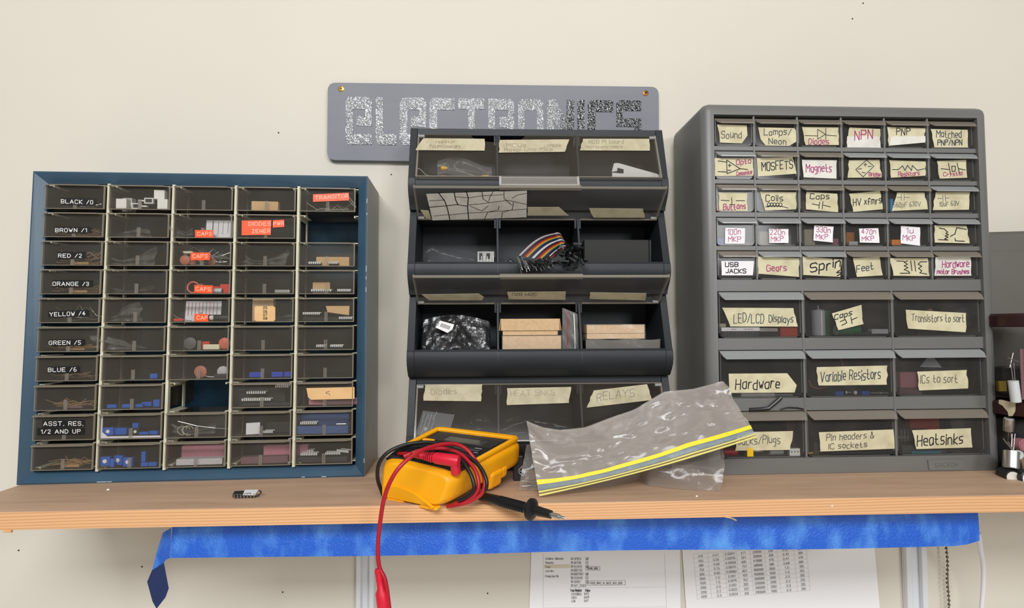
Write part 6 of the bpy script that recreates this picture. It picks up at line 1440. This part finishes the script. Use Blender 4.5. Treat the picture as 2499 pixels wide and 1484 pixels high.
# ================================================================== jars and box at the far right
JX, JY, JR = .655, -.130, .058
pl_ = aty(2437, 1130, JY); JX = pl_[0] + JR
ZJ = [aty(2430, 975, JY - .02)[2], aty(2430, 765, JY - .02)[2]]
zl0 = aty(2430, 1008, JY)[2]
def jar(z0, z1, zlid, label):
    t = thing('screw_top_jar', label, 'jar', (JX, JY, z0))
    h = zlid - z0; r = JR
    m = MB(); m.lathe((0, 0, 0), [(r * .80, 0), (r * .95, .003), (r, .010), (r, h * .80), (r * .97, h * .88), (r * .88, h * .97), (r * .88, h)], 'jar_glass', 48, 'z', close=False)
    m.lathe((0, 0, .0006), [(.0005, 0), (r * .80, 0)], 'jar_glass', 48, 'z', close=False); m.build('jar_body', t, smooth=50)
    hl = z1 - zlid
    m = MB(); m.lathe((0, 0, h), [(r * .98, 0), (r * 1.03, .001), (r * 1.03, hl - .003), (r * .98, hl), (.001, hl)], 'jar_lid', 48, 'z', close=False); m.build('jar_lid', t, smooth=40)
    return t
zlA, ztA = aty(2440, 1010, JY)[2], aty(2440, 976, JY)[2]
zlB, ztB = aty(2440, 798, JY)[2], aty(2440, 766, JY)[2]
jA = jar(0.0004, ztA, zlA, 'lower clear jar with dark red lid at the right end of the shelf')
jB = jar(ztA + .0004, ztB, zlB, 'upper clear jar with dark red lid stacked at the right end')
m = MB(); r_ = JR * 1.04
tp_ = [(.0, 1.02), (.10, 1.06), (.35, .98), (.52, .95), (.50, .35), (.42, .0), (.30, -.05), (.28, .25), (.12, .65), (.0, .75)]
th0 = math.pi + .10
hl = ztA - zlA
m.poly([(r_ * math.cos(th0 + .62 * a), r_ * math.sin(th0 + .62 * a), zlA + hl * b) for a, b in tp_], 'masking_tape'); o = m.build('lid_tape', jA); tag(o, 'scrap of masking tape on the lid')
def jitem(px, py, Y, fn, name, label, cat, rot=0.0, group=None):
    p = aty(px, py, Y); m = MB(); fn(m); return comp(name, m, label, cat, p, rot, group, smooth=40)
def can(r, l, mat, end, ax): return lambda m: (m.lathe((0, 0, -l / 2), [(r * .9, 0), (r, .0006), (r, l - .0006), (r * .9, l)], mat, 18, ax), m.lathe((0, 0, 0) if ax != 'y' else (0, -l / 2 - .0004, 0), [(r * .82, 0), (r * .82, .0005)], end, 18, ax))
def can_y(r, l, mat, end):
    def f(m): m.lathe((0, 0, 0), [(r * .9, -l / 2), (r, -l / 2 + .0008), (r, l / 2), (r * .9, l / 2)], mat, 18, 'y'); m.lathe((0, 0, 0), [(r * .85, -l / 2 - .0005), (r * .85, -l / 2 - .0001)], end, 18, 'y')
    return f
def can_t(r, l, mat, end, d):
    d = Vector(d).normalized()
    def f(m): m.tube([-d * l / 2, d * l / 2], r, mat, 16); m.tube([d * l / 2, d * (l / 2 + .022)], .0005, 'tin', 5); m.tube([d * l / 2 + Vector((.0025, 0, 0)), d * (l / 2 + .022) + Vector((.004, 0, 0))], .0005, 'tin', 5); m.tube([-d * (l / 2 + .0006), -d * (l / 2)], r * .85, end, 16)
    return f
YJ = JY - .030
jitem(2460, 1160, YJ, can_y(.0080, .022, 'chip_black', 'pale_tape'), 'cylinder_capacitor', 'black capacitor with grey end low at the left of the lower jar', 'electronic part', -.3)
jitem(2492, 1162, YJ - .008, can_y(.0092, .022, 'chip_black', 'emboss_white'), 'cylinder_capacitor', 'black capacitor with white end at the bottom of the lower jar', 'electronic part', -.05)
jitem(2468, 1122, YJ, can_t(.0085, .020, 'tin', 'silver_sleeve', (.25, .2, .9)), 'cylinder_capacitor', 'shiny silver capacitor in the middle of the lower jar', 'electronic part')
jitem(2492, 1130, YJ + .004, can_t(.0080, .030, 'tin', 'silver_sleeve', (.6, .3, -.7)), 'cylinder_capacitor', 'slanted silver capacitor at the right of the lower jar', 'electronic part')
jitem(2462, 1036, YJ + .02, can_t(.0060, .016, 'tin', 'silver_sleeve', (.1, .2, -.9)), 'cylinder_capacitor', 'silver capacitor just under the lower jar lid', 'electronic part')
m = MB(); q0, q1 = aty(2448, 1070, YJ), aty(2485, 1118, YJ); m.tube([q0 - q0, q1 - q0], .0005, 'tin', 5); m.tube([np.array([.006, 0, -.004]), q1 - q0], .0005, 'tin', 5); comp('lead_wire', m, 'crossed wire leads in the lower jar', 'wire', q0)
jitem(2492, 1085, YJ + .015, can_y(.008, .012, 'foam_pink', 'foam_pink'), 'disc_capacitor', 'pinkish disc part at the right of the lower jar', 'electronic part')
m = MB(); m.lathe((0, 0, 0), [(.040, 0), (.0505, .006), (.0525, .030), (.046, .060), (.030, .066)], 'chip_black', 20, 'z'); comp('part_heap', m, 'dark heap of black parts filling the lower jar', 'electronic part', (JX, JY + .012, .004), smooth=30)
jitem(2476, 955, YJ, can_t(.0055, .026, 'silver_sleeve', 'tin', (-.1, 0, 1)), 'cylinder_capacitor', 'pale capacitor standing in the bottom of the upper jar', 'electronic part')
m = MB(); m.box(-.005, .005, 0, .004, 0, .013, 'gold_part'); comp('relay', m, 'yellowish part at the left of the upper jar', 'electronic part', (aty(2446, 912, YJ + .02)[0], YJ + .02, ztA + .012))
m = MB(); m.tube([(-.012, 0, .016), (.004, 0, .010), (.014, .002, .018)], .0005, 'tin', 5); m.tube([(-.010, 0, .004), (-.004, .001, .022)], .0005, 'tin', 5); comp('lead_wire', m, 'bent wires in the middle of the upper jar', 'wire', aty(2484, 905, YJ))
m = MB(); m.lathe((0, 0, 0), [(.040, 0), (.050, .005), (.051, .026), (.040, .036)], 'chip_black', 16, 'z'); comp('part_heap', m, 'dark parts at the bottom of the upper jar', 'electronic part', (JX, JY + .008, ztA + .004), smooth=25)
m = MB(); m.box(-.0025, .0025, -.0006, .0006, 0, .062, 'foam_mauve'); comp('strip_part', m, 'thin pinkish strip standing at the right of the upper jar', 'electronic part', (aty(2495, 900, YJ)[0], YJ, ztA + .004))

bx = thing('storage_box', 'dull grey olive storage box on the shelf behind the jars', 'box', (.80, -.030, .0004), -.20)
zt_ = aty(2450, 570, -.02)[2]
m = MB(); m.box(-.16, .12, -.025, .004, 0, zt_ - .0004, 'olive_plastic'); m.build('box_body', bx, bevel=.006, bseg=3)
m = MB(); m.box(-.14, .10, -.0262, -.0252, .03, zt_ - .03, 'olive_plastic'); m.build('front_panel', bx, bevel=.0008)
